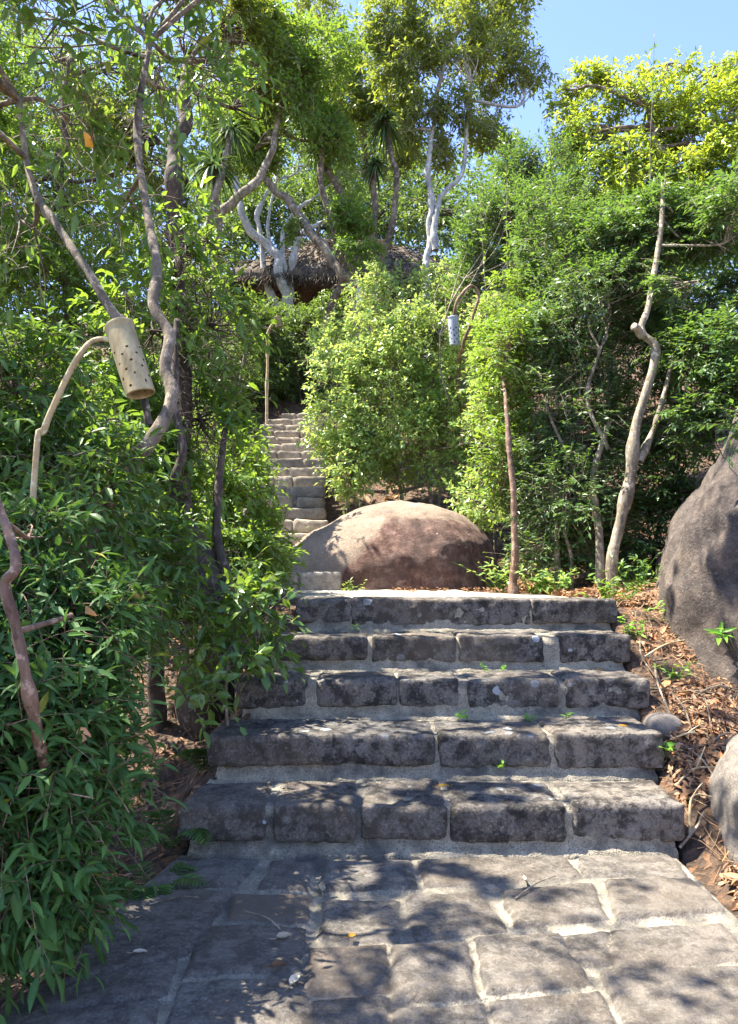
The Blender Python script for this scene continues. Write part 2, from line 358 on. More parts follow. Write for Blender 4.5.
V, F = grid_mesh(axis(-4.5, 5, .05, 900), axis(1.2, 11, .05, 900), terrain)
tag(mesh_obj('ground', V, [F], mat_ground()), kind='structure')

# ------------------------------------------------------------------ the stone-flagged path
SLABS = [[(148,888),(181,859),(256,861),(236,886)],[(261,889),(273,864),(311,866),(308,889)],[(325,890),(327,864),(408,862),(415,888)],
 [(428,886),(420,860),(560,852),(577,876)],[(583,876),(581,850),(669,856),(683,876)],[(138,894),(228,893),(185,955),(60,985),(78,950)],
 [(235,897),(308,898),(302,922),(229,920)],[(325,901),(396,903),(397,940),(320,938)],[(408,897),(476,892),(503,930),(418,938)],
 [(503,892),(591,885),(604,918),(516,927)],[(608,882),(689,880),(721,910),(618,920)],[(205,927),(300,929),(298,968),(188,974)],
 [(185,983),(304,977),(306,1040),(165,1040)],[(313,950),(384,946),(386,990),(314,992)],[(397,947),(462,944),(475,997),(396,1001)],
 [(476,940),(556,936),(588,984),(491,993)],[(614,930),(719,925),(748,955),(614,968)],[(566,936),(604,932),(606,960),(584,964)],
 [(62,990),(172,962),(165,994),(40,1010)],[(30,1018),(155,1003),(148,1060),(-30,1060)],[(314,1001),(384,999),(384,1040),(314,1042)],
 [(397,1010),(480,1005),(492,1045),(396,1048)],[(494,1003),(598,993),(622,1040),(506,1046)],[(604,972),(760,968),(810,1040),(636,1042)]]
def paving():
    polys = [np.array([G(*p)[:2] for p in s]) for s in SLABS]
    g = R(5); y = 2.10
    while y > -7:
        h = g.uniform(.36, .5); x = -1.0
        while x < 1.3:
            ww = min(g.uniform(.38, .7), 1.32 - x)
            if ww < .25: break
            polys.append(np.array([(x, y - h), (x, y), (x + ww, y), (x + ww, y - h)])); x += ww + .05
        y -= h + .05
    ys = np.concatenate([np.linspace(-8, 1.3, 260), np.arange(1.31, 3.76, .0105)]); us = np.linspace(0, 1, 240)
    Uu, Y = np.meshgrid(us, ys, indexing='ij'); wob = .03 * fbm(np.stack([Y * 3, Uu * 0, Uu * 0], -1), 3)
    X = pav_l(Y) + wob + (pav_r(Y) - pav_l(Y)) * Uu
    P3 = np.stack([X, Y, 0 * X], -1)
    Q = np.stack([X + .018 * fbm(P3 * 9, 3, 1), Y + .018 * fbm(P3 * 9, 3, 5)], -1)
    GROW = .014; best = np.full(X.shape, -1.); ident = np.zeros(X.shape)
    for k, pl in enumerate(polys):
        a = pl; b = np.roll(pl, -1, 0); ar = np.sum(a[:, 0] * b[:, 1] - b[:, 0] * a[:, 1])
        if ar < 0: a = pl[::-1]; b = np.roll(a, -1, 0)
        near = (Q[..., 1] > pl[:, 1].min() - .06) & (Q[..., 1] < pl[:, 1].max() + .06)
        q = Q[near]; d = np.full(len(q), 9.)
        for p0, p1 in zip(a, b):
            e = (p1 - p0) / np.linalg.norm(p1 - p0); dd = (q[:, 1] - p0[1]) * e[0] - (q[:, 0] - p0[0]) * e[1]; d = np.minimum(d, dd)
        bb = best[near]; m = d > bb; bb[m] = d[m]; best[near] = bb; ii = ident[near]; ii[m] = k; ident[near] = ii
    best = best + GROW; st = sstep(-.012, .012, best)
    hgt = .021 * sstep(-.015, .020, best) + st * .006 * fbm(P3 * 5 + ident[..., None], 3, 2) + .004 * fbm(P3 * 30, 3, 4)
    tilt = st * (np.sin(ident * 7.7) * .006)
    Z = .0 + hgt + tilt - .012
    idr = (np.sin(ident * 12.9898) * 43758.5453) % 1.0; idr = np.where(ident == 6, 1.7, np.where(ident == 13, 1.2, idr * .6))
    Vt = np.stack([X, Y, Z], -1); m_, n_ = X.shape
    lo = Vt[:1].copy(); lo[..., 2] = -.45; hi = Vt[-1:].copy(); hi[..., 2] = -.45
    Vt = np.concatenate([lo, Vt, hi]); pad = lambda a: np.concatenate([a[:1] * 0, a, a[-1:] * 0])
    idx = np.arange(Vt.shape[0] * n_).reshape(Vt.shape[0], n_)
    F = np.stack([idx[:-1, :-1], idx[1:, :-1], idx[1:, 1:], idx[:-1, 1:]], -1).reshape(-1, 4)
    tag(mesh_obj('stone_path', Vt.reshape(-1, 3), [F], M_PAVE, attrs={'stone': pad(st).ravel(), 'stone_id': pad(idr).ravel()}), kind='structure')
paving()

# ------------------------------------------------------------------ lower flight
def mortar_core(x0, x1, yf, yb, z0, z1, band, seed):
    prof = np.array([(yf - .045, z0 - .14), (yf - .045, z0 + .004), (yf - .01, z0 + band * .45), (yf + .004, z0 + band), (yf + .008, z1 - .045), (yf + .03, z1 - .014),
                     (yf + .2, z1 - .012), (yb - .12, z1 - .010), (yb + .06, z1 + .0), (yb + .06, z0 - .14)])
    P = []
    for a, b in zip(prof[:-1], prof[1:]):
        k = max(1, int(np.linalg.norm(b - a) / .02)); P += [a + (b - a) * t / k for t in range(k)]
    P.append(prof[-1]); P = np.array(P); xs = np.linspace(x0, x1, int((x1 - x0) / .02))
    V = np.zeros((len(xs), len(P), 3)); V[..., 0] = xs[:, None]; V[..., 1:] = P[None]
    W = V + seed * 2.3; dn = fbm(W * 14, 3, seed); V[..., 1] += -.014 * dn - .012 * fbm(W * 4, 2, seed + 4); V[..., 2] += .006 * fbm(W * 20, 2, seed + 1)
    e = np.minimum(np.abs(xs - x0), np.abs(xs - x1)); V[..., 1] += (np.clip(.09 - e, 0, 1) * .5)[:, None]
    m_, n_ = V.shape[:2]; idx = np.arange(m_ * n_).reshape(m_, n_)
    F = np.stack([idx[:-1, :-1], idx[1:, :-1], idx[1:, 1:], idx[:-1, 1:]], -1).reshape(-1, 4)
    mb = MB().add(V.reshape(-1, 3), [F])
    for ends in (0, m_ - 1):
        c = V[ends].mean(0); mb.add(np.vstack([V[ends], c]), [np.array([[k, k + 1, n_] for k in range(n_ - 1)])])
    return mb
JOINTS = [[182, 264, 275, 355, 364, 446, 452, 564, 574, 683], [210, 434, 440, 548, 556, 662], [237, 306, 318, 396, 401, 458, 469, 558, 567, 648],
          [263, 366, 374, 455, 460, 542, 562, 629], [297, 350, 353, 530, 534, 616]]
st_root = empty('stone_staircase', (0.3, DK[0], 0), 'wide flight of five dark granite steps with pale mortar joints rising from the flagged path', 'stairs')
for k in range(5):
    z0, z1 = k * RIS, (k + 1) * RIS; yf = DK[k]; yb = DK[k + 1] if k < 4 else yf + .62
    py = XE[k][2]
    core = mortar_core(XL[k] + .03, XR[k] - .03, yf, yb, z0, z1, .050, k + 1).build('step', M_MORTAR, st_root)
    J = JOINTS[k]
    for q in range(0, len(J), 2):
        a, b = U(J[q], py, yf)[0], U(J[q + 1], py, yf)[0]
        g = R(k * 31 + q)
        zb = z0 + .05 + g.uniform(-.012, .012)
        V, F = rbox(a - .012, b + .012, yf - .012 + g.uniform(-.012, .012), yb - .055 + g.uniform(-.02, .03), zb, z1 + g.uniform(-.006, .010), r=g.uniform(.018, .032), seed=k * 13 + q, amp=.011, low=.008)
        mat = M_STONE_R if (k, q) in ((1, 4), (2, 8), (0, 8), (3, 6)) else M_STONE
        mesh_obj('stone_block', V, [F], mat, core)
# sandy landing above the flight
def landing():
    xs = np.linspace(0, 1, 120); ys = np.linspace(DK[4] + .5, 8.75, 110); Uu, Y = np.meshgrid(xs, ys, indexing='ij')
    l = np.interp(Y, [5.9, 6.6, 7.8, 8.8], [XL[4] + .02, XL[4] - .15, -1.6, -1.7]); r = np.interp(Y, [5.9, 6.5, 7.2, 8.8], [XR[4] - .02, XR[4], 1.1, .8])
    P3 = np.stack([l + (r - l) * Uu, Y, 0 * Y], -1); X = P3[..., 0] + .06 * fbm(P3 * 3, 3) * np.minimum(1, (Y - 6))
    Z = 5 * RIS - .012 + (Y - 6.06) * .03 + .008 * fbm(P3 * 6, 3)
    edge = np.minimum(Uu, 1 - Uu); Z = Z - sstep(.05, 0, edge) * .10 * 1.0
    idx = np.arange(X.size).reshape(X.shape); F = np.stack([idx[:-1, :-1], idx[1:, :-1], idx[1:, 1:], idx[:-1, 1:]], -1).reshape(-1, 4)
    m, n, b = newmat('worn_concrete'); co = geo(n); c, a, f = mortar_colour(n, co); c = mixc(n, .45, c, (.42, .37, .30)); link(n, c, b.inputs['Base Color']); b.inputs['Roughness'].default_value = .95
    bump(n, b, noise(n, co, 40, 5, .7), .7, .01)
    tag(mesh_obj('landing_path', np.stack([X, Y, Z], -1).reshape(-1, 3), [F], m), kind='structure')
landing()

# two low steps turning left, then the long upper flight
lo_root = empty('stone_staircase', (-.7, 7.7, 1.12), 'two short pale steps turning left between the landing and the round boulder', 'stairs')
for k, (a, b, pt, pb, d) in enumerate([(258, 341, 572, 592, 7.6), (235, 317, 556, 573, 8.05)]):
    z1, z0 = U(300, pt, d)[2], U(300, pb, d)[2] - .1; x0, x1 = U(a, pt, d)[0], U(b, pt, d)[0]; xm = U((a + b) / 2 - 1, pt, d)[0]
    V, F = rbox(x0 + .03, x1 - .03, d + .03, d + .55, z0, z1 - .012, r=.03, seed=70 + k); s = mesh_obj('step', V, [F], M_MORTAR, lo_root)
    for q, (p, r) in enumerate(((x0, xm - .01), (xm + .01, x1))):
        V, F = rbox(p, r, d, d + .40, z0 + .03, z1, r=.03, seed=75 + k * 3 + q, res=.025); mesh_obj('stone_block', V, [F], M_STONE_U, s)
up_root = empty('stone_staircase', (-1.4, 8.9, 1.35), 'long narrow upper flight of pale stone steps climbing past the bright bush', 'stairs')
def upper():
    n = 17; y0, y1 = 8.9, 15.6; za, zb = 1.42, None
    zb = U(300, 413, y1)[2]
    for k in range(n):
        f = k / (n - 1); y = y0 + (y1 - y0) * f; z1 = za + (zb - za) * f; rz = (zb - za) / (n - 1); ty = (y1 - y0) / (n - 1)
        g = R(k + 400); x0 = -2.35 + g.uniform(-.06, .06) + .25 * f; x1 = -.52 + g.uniform(-.05, .05) - .25 * f
        if k == n - 1: x0 += .35
        V, F = rbox(x0 + .03, x1 - .03, y + .035, y + ty + .12, z1 - rz - .12, z1 - .012, r=.03, seed=90 + k, res=.04); s = mesh_obj('step', V, [F], M_MORTAR, up_root)
        c = [x0, x0 + (x1 - x0) * g.uniform(.28, .42), x0 + (x1 - x0) * g.uniform(.6, .75), x1]
        for q in range(3):
            V, F = rbox(c[q] + .012, c[q + 1] - .012, y + g.uniform(-.02, .02), y + ty - .05, z1 - rz + .03, z1 + g.uniform(-.01, .01), r=.035, seed=130 + k * 3 + q, res=.035, low=.02)
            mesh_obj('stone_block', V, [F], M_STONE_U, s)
upper()

# ------------------------------------------------------------------ boulders
def rock(name, c, rad, mat, label, seed, ex=2.3, exz=None, rot=0., amp=.06, attrs_f=None, nu=150, nv=90, lean=0., crag=0., dip=0.):
    u = np.linspace(0, 2 * math.pi, nu, endpoint=False); v = np.linspace(-math.pi / 2, math.pi / 2, nv); Uu, Vv = np.meshgrid(u, v, indexing='ij')
    sg = lambda a, e: np.sign(a) * np.abs(a) ** (2 / e)
    exz = exz or ex; P = np.stack([sg(np.cos(Vv), exz) * sg(np.cos(Uu), ex), sg(np.cos(Vv), exz) * sg(np.sin(Uu), ex), sg(np.sin(Vv), exz)], -1)
    D = nrm(P); P = P * rad; P[..., 2] *= 1 - dip * sstep(.25, -1.05, P[..., 0] / rad[0])
    P = P + D * (amp * fbm((P + seed) * 1.1, 4, seed) + amp * .18 * fbm((P + seed) * 7, 4, seed + 5))[..., None]
    P = P - D * (crag * np.abs(fbm((P * [1, 1, 1.6] + seed) * .9, 4, seed + 11)))[..., None] + D * (crag * .25 * np.round(3 * fbm((P + seed) * 2.2, 2, seed + 14)) / 3)[..., None]; P[..., 0] += lean * P[..., 2]
    ca, sa = math.cos(rot), math.sin(rot); X = P[..., 0] * ca - P[..., 1] * sa; Y = P[..., 0] * sa + P[..., 1] * ca
    P = np.stack([X, Y, P[..., 2]], -1) + c
    idx = np.arange(nu * nv).reshape(nu, nv); i2 = np.roll(idx, -1, 0)
    F = np.stack([idx[:, :-1], i2[:, :-1], i2[:, 1:], idx[:, 1:]], -1).reshape(-1, 4)
    at = attrs_f(P.reshape(-1, 3), D.reshape(-1, 3)) if attrs_f else None
    return tag(mesh_obj(name, P.reshape(-1, 3), [F], mat, attrs=at), label, 'boulder')
bc = U(386, 575, 9.2); bc[2] = 1.05
def broken_shade(P, D):   # raw red fractured face towards the steps, with its shade painted in
    px = (P[:, 0] - bc[0]) / 1.2; h = (P[:, 2] - 1.1)
    lim = .78 - .45 * np.clip(px - .55, 0, 1) ** 1.5 - 1.7 * np.clip(-.02 - px, 0, 1)
    return {'broken_shade': np.clip(.5 + (lim - h) * 2.5, 0, 1) * (D[:, 1] < .1) * (px > -.55)}
rock('boulder', bc, np.array([1.34, 1.5, 1.10]), mat_boulder('boulder_pink', 'front'), 'rounded pinkish granite boulder with a raw red front, above the steps', 3, ex=2.6, rot=-.1, amp=.10, crag=.05, dip=.36, nu=260, nv=160, attrs_f=broken_shade)
rock('boulder', (5.10, 5.68, .3), np.array([2.9, 2.15, 3.55]), mat_boulder('boulder_dark', 'dark'), 'huge dark grey sloping rock at the right edge beside the leaf litter', 8, ex=3.6, exz=2.0, rot=-.37, amp=.16, crag=.13, nu=420, nv=260)
rock('boulder', (2.28, 3.70, .06), np.array([.66, .80, .60]), mat_boulder('boulder_pale', 'pale'), 'pale grey rock low at the right edge next to the bottom step', 14, ex=2.4, amp=.10, crag=.14)
rock('boulder', (1.66, 4.45, .42), np.array([.10, .11, .08]), mat_boulder('boulder_small', 'pale'), 'small round stone in the dead leaves right of the second step', 19, ex=2.2, amp=.03, nu=60, nv=40)

# ------------------------------------------------------------------ leaves
T8 = np.array([(0, 0, 0), (.28, -.43, .04), (.30, 0, -.015), (.28, .43, .04), (.64, -.36, .0), (.66, 0, -.05), (.64, .36, .0), (1, 0, -.16)], float)
F8q = np.array([(1, 2, 5, 4), (2, 3, 6, 5)]); F8t = np.array([(0, 2, 1), (0, 3, 2), (4, 5, 7), (5, 6, 7)])
T5 = np.array([(0, 0, 0), (.42, -.5, .03), (.45, 0, -.04), (.42, .5, .03), (1, 0, -.12)], float)
F5t = np.array([(0, 2, 1), (0, 3, 2), (1, 2, 4), (2, 3, 4)])
def leaf_mesh(mb, base, d, n, L, W, rnd, fine):
    T = T8 if fine else T5
    d = nrm(d); s = nrm(np.cross(n, d)); n = np.cross(d, s)
    V = base[:, None] + L[:, None, None] * T[None, :, 0:1] * d[:, None] + (W[:, None] * T[None, :, 1])[..., None] * s[:, None] + (L[:, None] * T[None, :, 2])[..., None] * n[:, None]
    k = len(T); off = (np.arange(len(base)) * k)[:, None, None]
    Fs = [(F8q[None] + off).reshape(-1, 4), (F8t[None] + off).reshape(-1, 3)] if fine else [(F5t[None] + off).reshape(-1, 3)]
    rib = np.tile((np.abs(T[:, 1]) < .01).astype(float), len(base))
    mb.add(V.reshape(-1, 3), Fs, rnd=np.repeat(rnd, k), rib=rib)
def blob(px, py, d, rx, ry, rd=None):
    c = U(px, py, d); a, b = rx * d / FPX, ry * d / FPX
    return (c, np.array([a, rd if rd else (a + b) * .5, b]))
def sample_blobs(blobs, n, g, inner=.45, gap=.0, freq=1.2, seed=0, clip=None):
    vol = np.array([(r[0] * r[1] * r[2]) ** .72 for c, r in blobs]); pts = []; outs = []; bi = []
    need = n; tries = 0
    while need > 0 and tries < 12:
        m = int(need * 1.8) + 50; k = g.choice(len(blobs), m, p=vol / vol.sum()); dr = nrm(g.normal(size=(m, 3)))
        C = np.array([b[0] for b in blobs])[k]; Rd = np.array([b[1] for b in blobs])[k]
        rad = (inner + (1 - inner) * g.random(m) ** .7) * (1 + .42 * vnoise(dr * 2.6 + k[:, None] * 3.1, seed)) * np.where(g.random(m) < .12, 1.25, 1.)
        P = C + dr * Rd * rad[:, None]; P = P + Rd * .38 * np.stack([vnoise(P * (1.1 / Rd.mean()) + 17 * q, seed + 50 + q) for q in range(3)], -1)
        ok = P[:, 2] > terrain(P[:, 0], P[:, 1]) + .03
        if gap > 0: ok &= vnoise(P * freq, seed + 3) > (-1 + 2 * gap) * .8
        if clip is not None: ok &= clip(P)
        pts.append(P[ok]); outs.append(nrm(dr / Rd)[ok]); bi.append(k[ok]); need -= ok.sum(); tries += 1
    return np.concatenate(pts)[:n], np.concatenate(outs)[:n], np.concatenate(bi)[:n]
def sun_opening(P):
    # opening added for light: drops most twigs shading the upper flight and bush
    s = np.array(TO_SUN); zs = np.clip(.5 * (P[:, 1] - 8) + 1.4, 1, 6); q = P - s * ((P[:, 2] - zs) / s[2])[:, None]
    m = (q[:, 0] > -2.7) & (q[:, 0] < 1.6) & (q[:, 1] > 8.3) & (q[:, 1] < 16) & (P[:, 2] > zs)
    return ~m | (vnoise(np.stack([q[:, 0] * 1.5, q[:, 1] * 1.5, 0 * q[:, 0]], -1), 31) > .45)
def foliage(wood, leaf, blobs, n, nl, L, W, tl, seed, fine=False, droop=.25, up=.25, spread=.9, inner=.45, gap=0., freq=1.2, clip=None, twr=.0035, facing=.55, pinnate=False, tw_every=1, thin=None, near_small=False):
    g = R(seed); P, O, bi = sample_blobs(blobs, n, g, inner, gap, freq, seed, clip); n = len(P)
    d = nrm(O * .75 + g.normal(size=(n, 3)) * .5 + np.array([0, 0, up])); ln = tl * g.uniform(.5, 1.3, n) * np.where(g.random(n) < .10, 1.9, 1.)
    S = 4; t = np.linspace(0, 1, S); path = P[:, None] + d[:, None] * (ln[:, None] * (t - .5))[..., None]
    path[..., 2] -= droop * (ln[:, None] * t ** 2)
    Vt, Ft = tubes(path[::tw_every], np.broadcast_to(twr * (1 - .7 * t), (len(path[::tw_every]), S)), 3); wood.add(Vt, [Ft])
    # leaves along each twig
    q = np.arange(nl); tt = .12 + .88 * (q + .5) / nl; tt = np.clip(tt[None] + g.normal(size=(n, nl)) * .03, 0, 1)
    B = P[:, None] + d[:, None] * (ln[:, None] * (tt - .5))[..., None]; B[..., 2] -= droop * ln[:, None] * tt ** 2
    dd = d[:, None] - np.array([0, 0, 1]) * (2 * droop * tt)[..., None]; dd = nrm(dd)
    upv = np.array([0, 0, 1.]); sidev = nrm(np.cross(dd, upv) + 1e-4)
    if pinnate: sgn = np.where(q % 2 == 0, 1, -1)[None, :, None]; phi = None; sv = sidev * sgn
    else:
        ph = q * 2.4 + g.random((n, 1)) * 6.28; u2 = np.cross(sidev, dd); sv = sidev * np.cos(ph)[..., None] + u2 * np.sin(ph)[..., None] * .7
    last = (q == nl - 1)[None, :, None]
    ld = nrm(np.where(last, dd, dd * (.55) + sv * spread) + g.normal(size=(n, nl, 3)) * .16 + np.array([0, 0, -droop * .8]))
    nn = nrm(upv + O[:, None] * .35 + g.normal(size=(n, nl, 3)) * (1 - facing))
    LL = L * g.uniform(.45, 1.2, (n, nl)); WW = W * (LL / L) * g.uniform(.85, 1.15, (n, nl))
    if near_small: k_ = np.where(P[:, 1] < 3.9, .6, 1.)[:, None]; LL = LL * k_; WW = WW * k_
    rn = np.clip(.5 + .30 * vnoise(P * 1.6, seed + 8)[:, None] + g.normal(size=(n, nl)) * .2, 0, .93); rn = np.where(g.random((n, nl)) < .012, 1., rn)
    if thin is not None:
        m = thin(B.reshape(-1, 3) + ld.reshape(-1, 3) * L * .5).reshape(n, nl); B, ld, nn, LL, WW, rn = [a[m][:, None] for a in (B, ld, nn, LL, WW, rn)]
    leaf_mesh(leaf, B.reshape(-1, 3), ld.reshape(-1, 3), nn.reshape(-1, 3), LL.ravel(), WW.ravel(), rn.ravel(), fine)
    return P, bi
def limbs(wood, trunks, blobs, P, bi, g, r0=.02, per=14, twist=.15):
    """limbs from the trunks to each leaf mass, finer branches on to its twigs."""
    A = np.concatenate(trunks) if trunks else None
    for k, (c, rad) in enumerate(blobs):
        if A is not None:
            dist = np.linalg.norm(A - c, axis=1) + np.clip(A[:, 2] - c[2], 0, 9) * 1.5; a = A[dist.argmin()]
        else: a = np.array([c[0], c[1], TZ(c[0], c[1])])
        ln = np.linalg.norm(c - a); mid = (a + c) / 2 + g.normal(size=3) * ln * twist; mid[2] -= ln * .06
        Pt = spline([a, mid, c], 10); V, F = tubes(Pt[None], np.linspace(r0, r0 * .45, 10)[None], 6); wood.add(V, [F])
        mine = P[bi == k]
        if len(mine) == 0: continue
        m = min(per, len(mine)); e = mine[g.choice(len(mine), m, replace=False)]; s = Pt[g.integers(5, 10, m)]
        t = np.linspace(0, 1, 7)[None, :, None]; path = s[:, None] + (e - s)[:, None] * t
        path += np.sin(t * math.pi) * g.normal(size=(m, 1, 3)) * np.linalg.norm(e - s, axis=1)[:, None, None] * .14
        V, F = tubes(path, np.broadcast_to(np.linspace(r0 * .42, r0 * .12, 7), (m, 7)), 4); wood.add(V, [F])
def plant(name, label, cat, blobs, leafmat, barkmat, n, nl, L, W, tl, seed, trunks=(), limb_r=.02, per=14, group=None, root=None, **kw):
    """trunks: list of (points [(px,py,d)...] , r0, r1, to_ground)"""
    g = R(seed + 999); wood = MB(); leaf = MB(); paths = []
    bl = [blob(*b) if not isinstance(b[0], np.ndarray) else b for b in blobs]
    for pts, r0, r1, down in trunks:
        pp = [U(*p) for p in pts]
        if down:
            b = pp[0]; zt = TZ(b[0], b[1])
            if b[2] > zt + .05: pp = [np.array([b[0] + (b[0] - pp[1][0]) * .15, b[1], zt - .1])] + pp
        paths.append((pp, r0, r1))
    if paths: base = paths[0][0][0]
    else: c = bl[0][0]; base = np.array([c[0], c[1], TZ(c[0], c[1])])
    o = empty(name, (base[0], base[1], TZ(base[0], base[1])), label, cat, group)
    TP = []
    for k, (pp, r0, r1) in enumerate(paths):
        mb = wood if k == 0 else MB()
        TP.append(trunk_tube(mb, pp, r0, r1, seed=seed + k))
        if k: mb.build('trunk', barkmat, o)
    P, bi = foliage(wood, leaf, bl, n, nl, L, W, tl, seed, **kw)
    limbs(wood, TP, bl, P, bi, g, limb_r, per)
    wood.build('trunk' if paths else 'stem', barkmat, o); leaf.build('crown', leafmat, o, smooth=False)
    return o

# ------------------------------------------------------------------ plants: left side
def dapple_gaps(P, frac=.0):
    # leaves cut out along the sun's direction, to drop dapples on the path
    s = np.array(TO_SUN); q = P - s * (P[:, 2:3] / s[2]); z = 0 * q[:, 0]
    v = .55 * vnoise(np.stack([q[:, 0] * 2.8, q[:, 1] * 2.8, z + 4], -1), 5) + vnoise(np.stack([q[:, 0] * 7.5, q[:, 1] * 7.5, z], -1), 9)
    thr = np.interp(q[:, 1], [2, 3.3, 3.7, 6], [.02, -.06, -.48, -.48]) - .10 * sstep(.3, 1.6, q[:, 0])
    return v < np.where(q[:, 0] > -1.2, thr, .25) + frac
near_clip = lambda P: ~((np.abs(P[:, 0] + .98 + (P[:, 2] - .4) * .25) < .035) & (P[:, 1] < 2.5) & (P[:, 2] > .68) & (P[:, 2] < 1.3)) & (P[:, 0] < np.interp(P[:, 1], [1.8, 2.3, 2.8, 3.4], [-1.02, -.88, -.85, -.92])) & (P[:, 1] > 2.2) & (P[:, 2] > .14)
plant('shrub', 'dense lance-leaved shrub spilling over the left edge of the flagged path', 'shrub',
      [(0, 872, 2.45, 85, 78), (62, 890, 2.5, 58, 76), (25, 740, 2.6, 90, 100), (85, 740, 2.85, 58, 85), (20, 620, 2.8, 90, 80), (28, 530, 3.0, 36, 28), (100, 630, 3.0, 52, 60), (-120, 800, 2.4, 110, 220)],
      L_NEAR, B_RED, 3200, 8, .080, .026, .24, 11, trunks=[([(66, 830, 2.62), (60, 800, 2.55), (50, 765, 2.42), (34, 700, 2.30), (18, 640, 2.28), (4, 590, 2.28), (16, 562, 2.3), (-10, 480, 2.5)], .019, .014, True)],
      fine=True, droop=.20, up=.15, inner=.35, clip=near_clip, limb_r=.010, per=16, twr=.0025, facing=.6)
plant('shrub', 'dark leafy shrub behind the pale curved cane left of the perforated bamboo tube', 'shrub',
      [(40, 500, 3.7, 95, 85), (140, 560, 4.6, 62, 60), (15, 390, 3.8, 75, 90), (100, 480, 4.7, 60, 60), (120, 600, 3.9, 45, 34), (-120, 450, 3.8, 120, 160)],
      L_DARK, B_GREY, 2900, 9, .085, .030, .26, 12, trunks=[([(30, 600, 3.7), (40, 500, 3.7), (10, 400, 3.7)], .02, .012, True)], fine=True, droop=.3, limb_r=.012, gap=.12, freq=2.2)
L3 = plant('tree', 'crooked grey-barked tree leaning over the path just right of the big bamboo tube', 'tree',
      [(70, 120, 4.8, 75, 80), (165, 90, 5.0, 70, 75), (60, 20, 4.6, 90, 70), (165, 0, 5.2, 90, 60), (20, 220, 4.5, 60, 70), (130, 200, 4.9, 55, 45), (225, 60, 5.4, 40, 50),
       (-110, 100, 4.8, 110, 130), (60, -130, 4.8, 150, 90), (220, -110, 5.4, 110, 75), (-100, -160, 4.2, 150, 120), (330, -140, 5.8, 80, 60), (np.array([-2.7, 2.9, 4.9]), np.array([1.5, 1.1, .7])), (np.array([-2.0, 2.3, 4.4]), np.array([1.2, .9, .5])), (np.array([-.7, 5.4, 7.0]), np.array([1.1, 1.0, .5])), (np.array([-3.6, 2.2, 4.6]), np.array([1.2, 1.2, .7]))],  # the high mass above the steps is unseen, added to shade the rock
      L_GLOSS, B_GREY, 5200, 8, .125, .046, .36, 13,
      trunks=[([(86, 548, 3.7), (110, 500, 3.7), (132, 462, 3.72), (160, 425, 3.78), (176, 395, 3.85), (169, 368, 3.92), (167, 335, 3.98), (150, 308, 4.05), (156, 270, 4.2), (148, 215, 4.5), (138, 130, 4.7), (150, 40, 4.9)], .042, .020, True),
              ([(118, 322, 3.85), (90, 275, 3.95), (55, 225, 4.1), (30, 180, 4.3), (20, 100, 4.5)], .026, .016, False),
              ([(150, 425, 4.2), (128, 330, 4.1), (116, 318, 3.9)], .022, .026, False)],
      fine=True, droop=.42, up=.15, limb_r=.018, per=7, gap=.2, freq=1.8, inner=.3, thin=dapple_gaps, tw_every=2, near_small=True)
plant('tree', 'broad dark-trunked tree behind the shrubs left of the stone flight', 'tree',
      [(150, 330, 5.6, 70, 60), (215, 330, 6.0, 45, 60), (205, 420, 5.8, 50, 55), (120, 420, 5.6, 60, 60), (185, 240, 5.9, 50, 50), (165, 500, 5.6, 45, 45)],
      L_MID, B_DARK, 2500, 8, .105, .042, .28, 14, trunks=[([(205, 640, 5.2), (203, 580, 5.3), (190, 510, 5.45), (186, 400, 5.7), (175, 260, 6.0)], .17, .05, True),
              ([(228, 600, 5.2), (215, 530, 5.4), (225, 430, 5.6)], .05, .02, True), ([(160, 620, 5.1), (180, 560, 5.3), (188, 500, 5.4)], .06, .03, True),
              ([(175, 480, 5.0), (182, 440, 5.05), (176, 395, 5.1), (178, 320, 5.3)], .03, .02, False)],
      fine=True, droop=.3, limb_r=.02, gap=.25, freq=2, thin=lambda P: dapple_gaps(P, .35), tw_every=2)
plant('sapling', 'broad-leaved sapling growing from the ditch against the left ends of the stone steps', 'sapling',
      [(238, 605, 4.7, 42, 40), (212, 655, 4.45, 34, 30), (262, 620, 4.75, 26, 34), (200, 690, 4.25, 24, 22), (250, 660, 4.5, 20, 20)],
      L_GLOSS, B_TAN, 170, 6, .095, .048, .26, 15, trunks=[([(228, 730, 4.4), (226, 690, 4.4), (232, 640, 4.55), (238, 590, 4.75)], .010, .006, True)], fine=True, droop=.25, limb_r=.007, per=5, twr=.003, spread=1.0)
plant('shrub', 'leafy green shrub overhanging the left side of the upper flight near its foot', 'shrub',
      [(232, 560, 6.4, 46, 50), (262, 545, 7.0, 24, 40), (225, 480, 6.8, 46, 55), (180, 560, 6.2, 40, 60), (262, 590, 6.8, 24, 18)],
      L_MID, B_GREY, 1700, 8, .085, .036, .26, 16, fine=False, droop=.25, limb_r=.014, gap=.15, freq=2.4)
plant('shrub', 'sunny leafy shrub beside the left edge of the upper flight below the curved lamp pole', 'shrub',
      [(225, 400, 8.6, 34, 50), (205, 330, 8.8, 48, 55), (238, 440, 8.4, 20, 34), (180, 420, 8.2, 50, 70), (245, 350, 9, 20, 40)],
      L_MID, B_GREY, 2600, 8, .09, .038, .26, 17, droop=.2, limb_r=.02, gap=.2, clip=sun_opening, freq=1.8)
